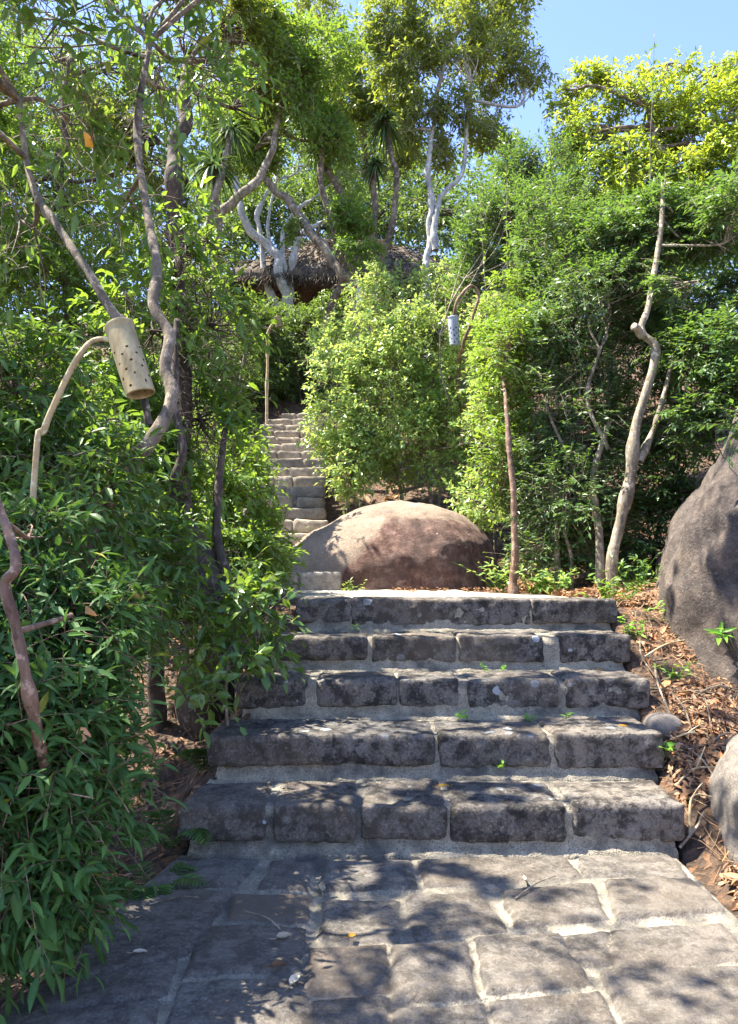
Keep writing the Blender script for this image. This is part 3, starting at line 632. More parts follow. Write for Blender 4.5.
plant('tree', 'tall leafy tree filling the background far left above the ferny shrubs', 'tree',
      [(40, 330, 12.5, 110, 90), (70, 200, 13.5, 110, 90), (60, 60, 14, 120, 90), (-90, 150, 12.5, 120, 180), (150, 160, 13, 70, 60), (120, 60, 13, 70, 60), (210, 90, 14, 50, 50), (20, 260, 12, 60, 60), (130, 300, 13.5, 60, 70), (150, 440, 9, 70, 70), (30, 460, 8, 90, 70)],
      L_MID, B_DARK, 8500, 8, .12, .05, .34, 18, trunks=[([(60, 420, 13), (70, 300, 13), (60, 150, 13.2), (70, 60, 13.5)], .15, .07, True)], limb_r=.04, gap=.25, clip=sun_opening, freq=.9)
plant('tree', 'tree with a rough dark grey pillar-like trunk at upper left', 'tree',
      [(185, 60, 12, 70, 60), (225, 20, 12, 60, 50), (150, 130, 12, 50, 50), (240, 110, 12.5, 40, 50), (180, 190, 12.4, 50, 40), (230, 250, 12.5, 30, 40)],
      L_OLIVE, B_DARK, 2300, 8, .12, .046, .34, 19, trunks=[([(176, 300, 11.6), (178, 240, 11.6), (180, 180, 11.6), (183, 120, 11.7), (190, 60, 12)], .17, .11, True)], limb_r=.045, gap=.3, clip=sun_opening, freq=.9)

# ------------------------------------------------------------------ plants: the middle distance
plant('tree', 'tree with a thick grey trunk bending right beside the dark pillar-like trunk', 'tree',
      [(285, 90, 12.5, 45, 45), (255, 150, 12.8, 34, 30), (310, 50, 13, 45, 40), (330, 140, 13, 34, 28), (270, 30, 12.8, 40, 36)],
      L_MID, B_TAN, 2000, 8, .11, .042, .30, 20, trunks=[([(176, 285, 11.9), (186, 246, 12), (204, 229, 12), (230, 208, 12.1), (248, 190, 12.2), (270, 150, 12.4), (285, 90, 12.6)], .11, .05, True)], limb_r=.04, gap=.34, clip=sun_opening, freq=.9)
plant('tree', 'pale tree of several smooth white stems rising from one foot beside the thatched roof', 'tree',
      [(300, 150, 18.6, 48, 34), (345, 170, 18.8, 34, 24), (255, 170, 18.2, 30, 28), (325, 110, 19.1, 44, 34), (275, 110, 18.9, 36, 30)],
      L_MID, B_WHITE, 1500, 8, .11, .042, .30, 21,
      trunks=[([(287, 316, 18.4), (281, 285, 18.4), (272, 255, 18.4), (248, 225, 18.3), (236, 190, 18.2), (232, 160, 18.2)], 0.150, 0.065, True),
              ([(280, 318, 18.5), (268, 280, 18.5), (262, 240, 18.5), (256, 215, 18.5), (268, 190, 18.6)], 0.091, 0.046, True),
              ([(290, 312, 18.4), (284, 270, 18.4), (284, 235, 18.4), (296, 212, 18.5), (310, 200, 18.6)], 0.071, 0.037, False),
              ([(291, 300, 18.4), (292, 262, 18.4), (302, 235, 18.4), (318, 224, 18.5), (340, 214, 18.6)], 0.091, 0.046, False),
              ([(270, 248, 18.4), (268, 225, 18.4), (272, 200, 18.5), (276, 180, 18.6)], 0.047, 0.028, False)], limb_r=.03, gap=.35, freq=.9)
plant('tree', 'grey tree leaning up-left with a straight diagonal trunk across the thatched roof', 'tree',
      [(255, 150, 13.2, 30, 24), (225, 130, 13, 30, 24), (340, 215, 12.4, 26, 20), (350, 262, 12.2, 28, 24), (330, 290, 12.2, 22, 14), (300, 235, 12.6, 16, 14), (352, 225, 12.5, 22, 12)],
      L_MID, B_TAN, 1300, 8, .10, .042, .28, 22, trunks=[([(356, 300, 12.3), (345, 274, 12.3), (318, 240, 12.5), (290, 206, 12.8), (264, 180, 13.1), (245, 160, 13.2)], .095, .055, True)], limb_r=.022, gap=.3, freq=1.2)
plant('tree', 'slender white-trunked tree forking above the bright bush, its crown against the sky', 'tree',
      [(450, 35, 14, 48, 32), (410, 70, 14, 34, 28), (525, 70, 14.5, 20, 22), (515, 0, 14.5, 22, 20), (470, 70, 13.6, 30, 22), (385, 40, 14, 20, 18), (440, 150, 14, 22, 14), (405, 130, 14, 20, 16), (495, 60, 14.5, 36, 40), (500, 20, 15, 26, 26), (400, 25, 14, 36, 30), (465, 100, 14, 44, 36), (425, 115, 14, 34, 26), (455, -20, 14, 60, 30), (490, 125, 14.3, 26, 28)],
      L_OLIVE, B_WHITE, 3600, 8, .125, .042, .34, 23,
      trunks=[([(427, 290, 13.6), (428, 262, 13.6), (431, 235, 13.6), (429, 205, 13.7), (431, 150, 13.8), (438, 95, 14), (450, 40, 14)], .075, .035, True),
              ([(436, 250, 13.6), (434, 226, 13.6), (440, 200, 13.7), (450, 188, 13.7), (463, 172, 13.8), (466, 140, 13.9), (470, 100, 14)], .06, .028, False)], limb_r=.035, gap=.36, freq=1.8)
plant('tree', 'yellowish tree with thin twigs against the sky left of the white-trunked tree', 'tree',
      [(355, 50, 16, 34, 34), (385, 95, 15.5, 34, 32), (345, 95, 15.5, 34, 34), (375, 20, 16, 22, 18), (320, 20, 16, 34, 30), (390, 150, 15.5, 34, 30)],
      L_OLIVE, B_GREY, 1900, 8, .11, .036, .32, 24, trunks=[([(375, 260, 15.5), (372, 200, 15.5), (362, 120, 15.7), (360, 60, 16)], .09, .04, True)], limb_r=.03, gap=.38, freq=1.0)
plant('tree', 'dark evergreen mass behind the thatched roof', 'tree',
      [(300, 215, 25, 80, 50), (390, 205, 24, 70, 45), (455, 215, 22, 50, 45), (230, 260, 24, 60, 50), (345, 170, 26, 70, 40), (240, 200, 25, 50, 50), (345, 300, 23.2, 62, 18), (345, 280, 23.5, 60, 18)],  # last two clumps added to stand in for the shade under the roof
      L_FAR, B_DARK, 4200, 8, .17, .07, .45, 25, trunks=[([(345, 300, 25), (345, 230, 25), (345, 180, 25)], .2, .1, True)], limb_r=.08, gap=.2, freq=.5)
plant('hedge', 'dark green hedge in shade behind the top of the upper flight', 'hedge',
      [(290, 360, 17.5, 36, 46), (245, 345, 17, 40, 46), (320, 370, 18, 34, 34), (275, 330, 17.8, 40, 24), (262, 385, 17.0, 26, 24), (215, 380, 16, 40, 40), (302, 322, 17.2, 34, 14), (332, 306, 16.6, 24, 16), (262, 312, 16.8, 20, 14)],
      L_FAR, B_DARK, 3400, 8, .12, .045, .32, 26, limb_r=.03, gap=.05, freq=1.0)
def strap_tree(label, heads, base, seed):
    g = R(seed); b = U(*base); o = empty('strap_leaf_tree', (b[0], b[1], TZ(b[0], b[1])), label, 'tree', 'strap-leaved trees with spiky heads')
    b[2] = TZ(b[0], b[1]) - .1
    for k, (px, py, d, r) in enumerate(heads):
        c = U(px, py, d); mb = MB(); trunk_tube(mb, [b + g.normal(size=3) * .05, (b * .6 + c * .4) + g.normal(size=3) * .2, (b * .25 + c * .75) + g.normal(size=3) * .15, c], .07, .045, seed=seed + k)
        mb.build('trunk', B_GREY, o); L = r * d / FPX; n = 130; dr = nrm(g.normal(size=(n, 3)) * [1, 1, .75] + [0, 0, .25]); S = 7; t = np.linspace(0, 1, S)
        path = c + dr[:, None] * (L * t)[None, :, None] * g.uniform(.8, 1.1, (n, 1, 1)); path[..., 2] -= L * .75 * (t ** 2)[None] * g.uniform(.7, 1.2, (n, 1))
        sd_ = nrm(np.cross(dr, [0, 0, 1.]))[:, None]; w_ = (.018 * L / .5) * np.sin(np.pi * np.clip(t * .85 + .12, 0, 1))[None, :, None]
        V = np.stack([path - sd_ * w_, path + sd_ * w_], 2).reshape(-1, 3); i = (np.arange(n) * S * 2)[:, None] + (np.arange(S - 1) * 2)[None]; F = np.stack([i, i + 1, i + 3, i + 2], -1).reshape(-1, 4)
        lm = MB().add(V, [F], rnd=np.repeat(g.random(n), S * 2), rib=0.); lm.build('leaf_rosette', L_DRAC, o)
strap_tree('strap-leaved tree with drooping spiky heads left of the white-stemmed tree', [(214, 165, 10.8, 34), (232, 130, 11, 26)], (206, 330, 10.8), 31)
strap_tree('strap-leaved tree with spiky heads hanging left of the forked white trunk', [(333, 118, 13.2, 28), (385, 122, 13.2, 30), (375, 165, 13, 20), (318, 150, 13.2, 20)], (372, 320, 13.0), 37)

# bright bush in the middle
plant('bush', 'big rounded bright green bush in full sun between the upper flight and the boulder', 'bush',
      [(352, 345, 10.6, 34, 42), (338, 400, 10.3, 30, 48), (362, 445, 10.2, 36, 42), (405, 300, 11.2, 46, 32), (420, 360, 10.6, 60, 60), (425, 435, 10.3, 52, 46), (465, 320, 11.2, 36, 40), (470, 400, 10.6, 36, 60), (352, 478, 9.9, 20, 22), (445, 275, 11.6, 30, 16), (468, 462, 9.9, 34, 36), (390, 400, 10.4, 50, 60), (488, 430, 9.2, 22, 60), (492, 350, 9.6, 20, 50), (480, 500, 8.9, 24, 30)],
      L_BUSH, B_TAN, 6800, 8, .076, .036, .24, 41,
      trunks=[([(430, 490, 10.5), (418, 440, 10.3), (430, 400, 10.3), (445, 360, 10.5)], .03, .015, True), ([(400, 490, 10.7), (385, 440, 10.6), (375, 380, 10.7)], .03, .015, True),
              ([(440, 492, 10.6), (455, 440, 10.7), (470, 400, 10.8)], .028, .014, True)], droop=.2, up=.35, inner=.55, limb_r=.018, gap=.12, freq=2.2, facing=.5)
# ------------------------------------------------------------------ plants: right side thicket
plant('slender_tree', 'slender tree with a straight ringed reddish stem at the right end of the boulder', 'tree',
      [(500, 470, 7.9, 22, 40), (515, 400, 8.1, 34, 50), (495, 350, 8.4, 30, 46), (530, 310, 8.6, 38, 50), (508, 352, 7.7, 24, 36)],
      L_MID, B_RED, 1700, 9, .066, .028, .24, 42, trunks=[([(513, 577, 7.2), (513, 530, 7.2), (509, 470, 7.25), (505, 405, 7.40), (500, 350, 8.0)], .044, .012, True)], droop=.2, limb_r=.012, gap=.15, freq=2, pinnate=True)
plant('leaning_tree', 'leaning tree with pale mottled bark and a knobbly bend in the right-hand thicket', 'tree',
      [(655, 220, 7.6, 30, 34), (700, 230, 7.6, 36, 34), (610, 250, 7.8, 36, 36), (700, 280, 7.0, 36, 36), (730, 240, 7, 40, 60)],
      L_THICK, B_TAN, 1500, 10, .075, .028, .30, 43,
      trunks=[([(612, 572, 6.7), (620, 530, 6.7), (634, 470, 6.75), (640, 410, 6.8), (651, 352, 6.85), (641, 332, 6.9), (650, 300, 7.0), (662, 235, 7.2), (664, 180, 7.4)], .054, .020, True),
              ([(640, 462, 6.75), (655, 420, 6.9), (668, 375, 7.0), (680, 340, 7.1)], .028, .016, False), ([(642, 336, 6.88), (634, 326, 6.8)], .035, .03, False)], droop=.25, limb_r=.014, gap=.2, pinnate=True)
plant('thicket_shrub', 'dense dark green shrub of fine feathery leaves in the middle of the right-hand thicket', 'shrub',
      [(580, 420, 7.7, 52, 70), (590, 320, 7.9, 62, 66), (555, 250, 8.4, 46, 50), (632, 270, 7.9, 44, 60), (600, 225, 8.4, 36, 30), (565, 500, 7.4, 38, 42), (612, 490, 7.4, 30, 50), (660, 410, 7.8, 40, 60), (540, 350, 8.0, 34, 60), (545, 550, 7.5, 34, 26), (585, 545, 7.5, 26, 24), (530, 480, 7.9, 26, 50), (610, 540, 7.7, 24, 26)],
      L_THICK, B_TAN, 6600, 10, .062, .024, .26, 44,
      trunks=[([(598, 560, 7.0), (597, 520, 7.05), (596, 470, 7.2), (610, 420, 7.4)], .050, .025, True), ([(556, 545, 7.4), (552, 500, 7.4), (548, 440, 7.6)], .034, .018, True),
              ([(580, 480, 7.3), (560, 440, 7.4), (545, 400, 7.5)], .018, .012, False), ([(608, 450, 7.2), (590, 400, 7.3), (600, 350, 7.4)], .022, .014, False),
              ([(570, 560, 7.3), (562, 520, 7.3), (566, 450, 7.5)], .018, .012, True)], droop=.2, limb_r=.014, gap=.16, freq=2.0, pinnate=True)
plant('thicket_shrub', 'dark shaded shrub hanging over the top of the huge sloping rock', 'shrub',
      [(705, 350, 6.9, 46, 46), (695, 420, 6.8, 30, 32), (730, 390, 6.6, 30, 26), (742, 415, 5.0, 24, 20), (740, 310, 7.4, 40, 50), (650, 500, 7.6, 30, 40), (665, 330, 7.9, 30, 50), (640, 540, 7.3, 24, 20), (780, 330, 7.4, 50, 60), (668, 465, 7.9, 30, 40)],
      L_THICK, B_DARK, 2600, 9, .075, .030, .26, 45, droop=.2, limb_r=.018, gap=.08, freq=1.6, pinnate=True, trunks=[([(655, 540, 7.8), (672, 480, 7.8), (690, 420, 7.8)], .02, .012, True)])
plant('shrub', 'light green shrub of upright shoots behind the thicket under the notch of sky', 'shrub',
      [(495, 230, 10.5, 36, 50), (530, 220, 10.5, 36, 40), (560, 190, 11, 36, 40), (480, 270, 10.5, 30, 40), (520, 270, 10, 40, 34), (515, 165, 11, 22, 30)],
      L_THICK, B_TAN, 2600, 10, .075, .026, .34, 46, droop=.05, up=.9, limb_r=.016, gap=.25, freq=1.2, pinnate=True)
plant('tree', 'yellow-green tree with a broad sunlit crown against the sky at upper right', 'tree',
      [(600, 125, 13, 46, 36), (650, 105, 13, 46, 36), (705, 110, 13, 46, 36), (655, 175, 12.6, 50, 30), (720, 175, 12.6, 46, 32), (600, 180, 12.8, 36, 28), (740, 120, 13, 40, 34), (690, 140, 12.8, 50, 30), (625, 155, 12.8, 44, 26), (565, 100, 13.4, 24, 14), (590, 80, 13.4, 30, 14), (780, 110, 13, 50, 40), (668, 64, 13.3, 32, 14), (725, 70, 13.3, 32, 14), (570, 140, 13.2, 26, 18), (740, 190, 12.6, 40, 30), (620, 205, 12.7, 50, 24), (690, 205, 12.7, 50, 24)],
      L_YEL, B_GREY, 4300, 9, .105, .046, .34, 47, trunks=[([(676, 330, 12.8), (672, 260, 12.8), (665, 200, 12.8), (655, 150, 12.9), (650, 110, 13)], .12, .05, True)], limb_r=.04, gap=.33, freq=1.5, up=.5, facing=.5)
plant('tree', 'mid-green tree behind the thicket below the yellow-green crown', 'tree',
      [(620, 215, 13.6, 56, 40), (690, 210, 13.6, 60, 44), (560, 225, 13.6, 40, 40), (750, 220, 13.4, 50, 60), (640, 290, 13, 80, 60), (730, 310, 12, 60, 60), (520, 320, 13, 60, 60)],
      L_THICK, B_DARK, 3600, 8, .11, .042, .32, 48, trunks=[([(610, 380, 13.6), (615, 300, 13.6), (620, 220, 13.6)], .11, .05, True)], limb_r=.04, gap=.2, freq=1.0)

# tall thin shoots that stand out of the thicket
def shoots():
    g = R(77); lst = [(650, 240, 30, 8.6), (553, 230, 150, 8.4), (508, 300, 165, 8.8), (531, 300, 190, 9.0), (590, 300, 175, 8.2), (690, 330, 175, 8.0), (487, 330, 200, 9.2), (545, 250, 145, 9.4), (625, 260, 140, 8.6)]
    for k, (px, py0, py1, d) in enumerate(lst):
        a, b = U(px, py0, d), U(px + g.uniform(-8, 8), py1, d); g0 = np.array([a[0] + g.uniform(-.1, .1), a[1], TZ(a[0], a[1])])
        where = ['tallest above the yellow-green crown', 'left of the sky notch', 'over the slender ringed tree', 'under the sky notch', 'in the middle of the thicket', 'near the right edge', 'beside the bright bush', 'just inside the sky notch', 'left of the leaning tree top'][k]
        o = empty('leafy_shoot', g0, 'thin upright leafy shoot, the one ' + where, 'shoot', 'thin leafy shoots standing out of the right-hand thicket')
        w_ = MB(); P = trunk_tube(w_, [g0, a, b], .010, .002, n=24, sides=5, seed=k); lf = MB(); S = 70; t = g.uniform(.45, 1, S); base = P[(t * 23).astype(int)]
        dr = nrm(g.normal(size=(S, 3)) + [0, 0, .6]); leaf_mesh(lf, base, dr, nrm(g.normal(size=(S, 3)) * .5 + [0, 0, 1]), g.uniform(.05, .085, S), g.uniform(.02, .03, S), g.random(S), True)
        w_.build('stem', B_TAN, o); lf.build('foliage', L_DARK if py1 < 100 else L_MID, o, smooth=False)
shoots()

# ------------------------------------------------------------------ far wooded slope behind everything
def wood():
    g = R(88); wd = MB(); lf = MB(); bl = []
    for px in range(-420, 1250, 75):
        top = 190 if px > 480 else (140 if px > 395 else 20)
        for py in range(int(top) + 40, 420, 70):
            bl.append(blob(px + g.uniform(-20, 20), py + g.uniform(-15, 15), 30 + g.uniform(-2, 4), 62, 50))
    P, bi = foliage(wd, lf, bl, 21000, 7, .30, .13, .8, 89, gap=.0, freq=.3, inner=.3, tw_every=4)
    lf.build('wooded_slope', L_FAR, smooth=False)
    tag(bpy.data.objects['wooded_slope'], 'dark woods far up the slope seen between the nearer trees', 'woods', kind='stuff')
wood()

# ------------------------------------------------------------------ thatched shelter
def hut():
    c = U(347, 290, 20); zb = TZ(c[0], c[1]); ze = U(330, 303, 20)[2]; o = empty('thatched_shelter', (c[0], c[1], zb), 'open shelter with a shaggy brown thatched roof half hidden behind the white-stemmed tree', 'shelter')
    hx, hy, hh = 2.8, 2.3, 1.75; cx, cy = c[0], c[1] + .6
    m, n, b = newmat('thatch'); mp = N(n, 'Mapping'); mp.inputs['Scale'].default_value = (6, 6, 1); link(n, geo(n), mp.inputs['Vector'])
    a = noise(n, mp.outputs[0], 5, 6, .7); link(n, ramp(n, a, [(.35, (.04, .03, .022)), (.65, (.30, .235, .17))]), b.inputs['Base Color']); b.inputs['Roughness'].default_value = 1; bump(n, b, a, 1, .06)
    nu, nv = 160, 26; th = np.linspace(0, 2 * math.pi, nu, endpoint=False); t = np.linspace(0, 1, nv)
    q = np.maximum(np.abs(np.cos(th)), np.abs(np.sin(th))); ux, uy = np.cos(th) / q, np.sin(th) / q
    ridge = .55
    def shell(off, rr=1.):
        s = 1 - t[None]; X = cx + ux[:, None] * (ridge * (1 - s) + hx * s * rr); Y = cy + uy[:, None] * (.1 * (1 - s) + hy * s * rr); Z = ze + off + hh * t[None] ** .92 + 0 * X
        return np.stack([X, Y, Z], -1)
    A = shell(.22); W = A * 1.; A[..., 2] += .10 * fbm(W * 2.5, 4); A[:, 0, 2] += -.18 + .10 * fbm(W[:, 0] * 9, 2); B_ = shell(0, .96)
    idx = np.arange(nu * nv).reshape(nu, nv); i2 = np.roll(idx, -1, 0)
    F = np.stack([idx[:, :-1], i2[:, :-1], i2[:, 1:], idx[:, 1:]], -1).reshape(-1, 4)
    k = nu * nv; rim = np.stack([idx[:, 0], idx[:, 0] + k, i2[:, 0] + k, i2[:, 0]], -1)
    mb = MB().add(np.concatenate([A.reshape(-1, 3), B_.reshape(-1, 3)]), [F, F[:, ::-1] + k, rim])
    # straw fringe
    g = R(55); S = 2600; e = g.integers(0, nu, S); p = A[e, 0] + g.normal(size=(S, 3)) * [.05, .05, .03]; d = nrm(np.stack([ux[e] * .5, uy[e] * .5, -np.ones(S)], -1) + g.normal(size=(S, 3)) * .3); L = g.uniform(.12, .34, S)
    P = p[:, None] + d[:, None] * (np.linspace(0, 1, 3) * L[:, None])[..., None]; V, Ff = tubes(P, np.full((S, 3), .012), 3); mb.add(V, [Ff])
    S = 3200; e = g.integers(0, nu, S); f = g.integers(1, nv - 2, S); p = A[e, f] + [0, 0, .01]; d = nrm(A[e, f - 1] - A[e, f] + g.normal(size=(S, 3)) * .03); P = p[:, None] + d[:, None] * (np.linspace(0, 1, 3) * g.uniform(.15, .4, S)[:, None])[..., None] + [0, 0, .015]
    V, Ff = tubes(P, np.full((S, 3), .016), 3); mb.add(V, [Ff]); roof = mb.build('roof', m, o)
    for k_ in range(12):
        a = k_ * math.pi / 6 + .1; s = max(abs(math.cos(a)), abs(math.sin(a))); e = np.array([cx + math.cos(a) / s * hx * .93, cy + math.sin(a) / s * hy * .93, ze - .03]); top = np.array([cx + .3 * math.cos(a), cy, ze + hh * .9])
        MBx = MB(); trunk_tube(MBx, [e, top], .04, .03, n=8, sides=6, seed=k_); MBx.build('rafter', B_DARK, roof)
    for sx in (-1, 1):
        for sy in (-1, 1):
            mbp = MB(); x, y = cx + sx * 1.9, cy + sy * 1.7; trunk_tube(mbp, [np.array([x, y, TZ(x, y) - .2]), np.array([x, y, ze + .5])], .09, .08, n=10, sides=8, seed=sx + 2 * sy + 5); mbp.build('post', B_DARK, o)
hut()

# ------------------------------------------------------------------ bamboo tube lanterns on curved poles
def lantern(label, top, bot, rad, mat, pole_pts, pole_r, seed, pole_mat, hs=.085):
    g = R(seed); a, b = np.asarray(top, float), np.asarray(bot, float); ax = nrm(b - a); L = np.linalg.norm(b - a)
    s = nrm(np.cross(ax, [0, 1., 0])); u = np.cross(s, ax)                     # u points roughly back / front
    if u[1] > 0: u = -u
    gx = np.array([TZ(*pole_pts[0][:2])]); o = empty('bamboo_lantern', (pole_pts[0][0], pole_pts[0][1], gx[0]), label, 'lantern', 'perforated bamboo tube lanterns on curved poles')
    nu, nv = 96, 110; th = np.arange(nu) * 2 * math.pi / nu; v = np.linspace(0, 1, nv)
    hole = []
    for row, vv in enumerate(np.linspace(.42, .92, 6)):
        for k in range(6): hole.append((vv + g.uniform(-.02, .02), (k + (row % 2) * .5) * math.pi / 3 + .2 + g.uniform(-.1, .1)))
    def shell(r0, flare):
        Rr = r0 * (1 + .03 * np.sin(v * 3) + flare * np.exp(-((v - .03) / .03) ** 2) * .10)
        vv = v[None] * np.ones((nu, 1)); tip = .035 * np.cos(th - 1.0)[:, None] * (v[None] > .85) * (v[None] - .85) / .15
        C = a + ax * ((vv + tip) * L)[..., None]
        return C + (s * np.cos(th)[:, None, None] + u * np.sin(th)[:, None, None]) * Rr[None, :, None]
    O, I = shell(rad, 1), shell(rad * .86, 0); idx = np.arange(nu * nv).reshape(nu, nv); i2 = np.roll(idx, -1, 0)
    F = np.stack([idx[:, :-1], idx[:, 1:], i2[:, 1:], i2[:, :-1]], -1)
    tm = th[:, None] + math.pi / nu; vm = (v[:-1] + .5 / nv)[None]; keep = np.ones(F.shape[:2], bool)
    for hv, ht in hole:
        dth = (tm - ht + math.pi) % (2 * math.pi) - math.pi; keep &= (dth * rad) ** 2 + ((vm - hv) * L) ** 2 > (hs * rad * 1.15) ** 2
    k = nu * nv; Fk = F[keep]; rim = np.stack([idx[:, -1], idx[:, -1] + k, i2[:, -1] + k, i2[:, -1]], -1)
    tb = MB().add(np.concatenate([O.reshape(-1, 3), I.reshape(-1, 3)]), [Fk, Fk[:, ::-1] + k, rim]); tube = tb.build('tube', mat, o)
    # node cap and ring on the upper end
    cv = []; pr = [(.0, -.004), (.6, -.004), (.93, .0), (1.07, .012), (1.09, .03), (1.03, .045)]
    for r_, h_ in pr: cv.append(a + ax * (h_ * L) + (s * np.cos(th)[:, None] + u * np.sin(th)[:, None]) * rad * r_)
    V = np.stack(cv, 1); m_ = len(pr); ii = np.arange(nu * m_).reshape(nu, m_); j2 = np.roll(ii, -1, 0)
    MB().add(V.reshape(-1, 3), [np.stack([ii[:, :-1], j2[:, :-1], j2[:, 1:], ii[:, 1:]], -1).reshape(-1, 4)]).build('node_cap', mat, o)
    pm = MB(); trunk_tube(pm, pole_pts, pole_r, pole_r * .8, n=44, sides=8, seed=seed, lump=.22); pm.build('pole', pole_mat, o)
def PG(px, py, d):
    p = U(px, py, d); p[2] = TZ(p[0], p[1]) - .1; return p
D1 = 3.15
lantern('large pale bamboo tube lantern with rows of holes, tilted on a curved cane at left', U(119, 326, D1), U(141, 394, D1 - .08), .057, M_BAMBOO,
        [PG(20, 640, 3.2), U(36, 480, 3.1), U(46, 430, 3.1), U(62, 383, 3.1), U(82, 350, 3.1), U(98, 339, D1), U(112, 340, D1)], .0135, 61, M_CANE)
lantern('small bluish bamboo tube lantern with dark holes in front of the bright bush', U(453, 317, 9.2), U(455, 345, 9.2), .062, M_BAMBOO_B,
        [PG(466, 420, 10.2), U(459, 385, 9.9), U(463, 345, 9.4), U(471, 318, 9.3), U(478, 296, 9.3), U(470, 285, 9.25), U(458, 300, 9.2), U(453, 318, 9.2)], .022, 62, B_RED, hs=.15)
lantern('distant pale bamboo lantern on a thin curved pole at the left of the upper flight', U(277, 317, 15.0), U(279, 327, 15.0), .065, M_BAMBOO,
        [PG(267, 425, 15.0), U(267, 400, 15.0), U(267, 360, 15.0), U(268, 338, 15.0), U(271, 326, 15.0), U(277, 318, 15.0)], .030, 63, M_CANE)
lantern('tiny bluish bamboo lantern peeping above the bright bush under the diagonal trunk', U(360, 289, 11.6), U(361, 304, 11.6), .062, M_BAMBOO_B,
        [PG(352, 400, 11.7), U(352, 330, 11.7), U(353, 295, 11.7), U(356, 285, 11.65), U(360, 290, 11.6)], .02, 64, B_RED)

# ------------------------------------------------------------------ dead leaves, twigs, small weeds
def scatter_leaves():
    g = R(101); mb = MB()
    def put(x, y, dens_z=None, L0=.040):
        n = len(x); z = terrain(x, y); e = .04; nx = -(terrain(x + e, y) - z) / e; ny = -(terrain(x, y + e) - z) / e; nn = nrm(np.stack([nx, ny, np.ones(n)], -1) + g.normal(size=(n, 3)) * .45)
        d = nrm(np.cross(nn, g.normal(size=(n, 3)))); L = L0 * g.uniform(.5, 1.4, n) * np.where(g.random(n) < .12, 1.9, 1.); c = np.stack([x, y, z + g.uniform(.0, .045, n)], -1)
        leaf_mesh(mb, c - d * L[:, None] * .5, d, nn, L, L * g.uniform(.3, .55, n), np.clip(g.normal(.5, .28, n), 0, 1), True)
    y = g.uniform(2.2, 8.5, 14000); xr = np.interp(y, [2, 3.7, 5.6, 8], [1.38, XR[0], XR[-1], 1.5]); x = xr + .03 + np.abs(g.normal(size=len(y))) * .45; k = vnoise(np.stack([x * 3, y * 3, 0 * x], -1), 3) > -.25; put(x[k], y[k])
    y = g.uniform(2.4, 7.5, 4500); xl = np.interp(y, [2, 3.7, 5.6, 8], [-.95, XL[0], XL[-1], -1.8]); x = xl - .05 - np.abs(g.normal(size=len(y))) * .6; k = np.arange(1500); put(x[k], y[k])
    y = g.uniform(7.2, 8.8, 1100); x = g.uniform(.2, 2.6, 1100); put(x, y)
    y = g.uniform(8, 16, 2500); x = g.uniform(-.3, 4, 2500); put(x, y, L0=.09)
    n = 900; y = np.where(np.arange(n) < 650, g.uniform(2.3, 6.2, n), g.uniform(2.8, 6, n)); xr = np.interp(y, [2, 3.7, 5.6, 8], [1.38, XR[0], XR[-1], 1.5]); xl = np.interp(y, [2, 3.7, 5.6, 8], [-.95, XL[0], XL[-1], -1.8])
    x = np.where(np.arange(n) < 650, xr + .05 + np.abs(g.normal(size=n)) * .4, xl - .08 - np.abs(g.normal(size=n)) * .5); a = g.uniform(0, 6.28, n); L = g.uniform(.04, .22, n)
    p = np.stack([x, y, terrain(x, y) + .02], -1); q = np.stack([x + np.cos(a) * L, y + np.sin(a) * L, 0 * x], -1); q[:, 2] = terrain(q[:, 0], q[:, 1]) + g.uniform(.01, .07, n); mid = (p + q) / 2 + g.normal(size=(n, 3)) * .012
    V, Ft = tubes(np.stack([p, mid, q], 1), np.broadcast_to(np.array([.0022, .0018, .001]), (n, 3)), 3); mb.add(V, [Ft], rnd=np.repeat(g.random(n) * .4 + .6, 9), rib=0.)
    tag(mb.build('leaf_litter', L_DRY, smooth=False), 'orange and brown dead leaves covering the ground beside the steps', 'leaf litter', kind='stuff')
scatter_leaves()
def surf(x, y):
    """height of whatever surface the small things lie on"""
    if pav_l(y) < x < pav_r(y) and y < DK[0] - .06: return .014
    for k in range(5):
        yb = DK[k + 1] if k < 4 else DK[4] + .6
        if DK[k] <= y < yb and XL[k] < x < XR[k]: return (k + 1) * RIS + .006
    return TZ(x, y)
def one_leaf(p, L, W, ang, mat, label, tilt=.25, curl=.3, group='fallen leaves on the stone'):
    g = R(int(abs(p[0] * 977 + p[1] * 577)) + 5); n = 9; t = np.linspace(0, 1, n); w_ = np.sin(np.pi * t ** .8) * W * .5
    V = []
    for k in range(n):
        for q in (-1, -.5, 0, .5, 1): V.append([(t[k] - .5) * L, q * w_[k], abs(q) ** 1.5 * W * curl + math.sin(t[k] * 3) * L * .08 * curl])
    V = np.array(V); V += g.normal(size=V.shape) * W * .02; ca, sa = math.cos(ang), math.sin(ang); V = np.stack([V[:, 0] * ca - V[:, 1] * sa, V[:, 0] * sa + V[:, 1] * ca, V[:, 2] + V[:, 1] * tilt], -1)
    V[:, 2] -= V[:, 2].min() - .002
    idx = np.arange(n * 5).reshape(n, 5); F = np.stack([idx[:-1, :-1], idx[1:, :-1], idx[1:, 1:], idx[:-1, 1:]], -1).reshape(-1, 4)
    V2, Ft = tubes(np.array([[V[2], V[2] + (V[2] - V[22]) * .5, V[2] + (V[2] - V[22]) * .9 + [0, 0, .004]]]), np.full((1, 3), .0012), 4)
    mb = MB().add(V, [F], rnd=g.random(), rib=0.).add(V2, [Ft], rnd=.4, rib=0.); mb2 = np.concatenate(mb.V) + np.asarray(p)
    mb.V = [mb2]; return tag(mb.build('fallen_leaf', mat), label, 'fallen leaf', group)
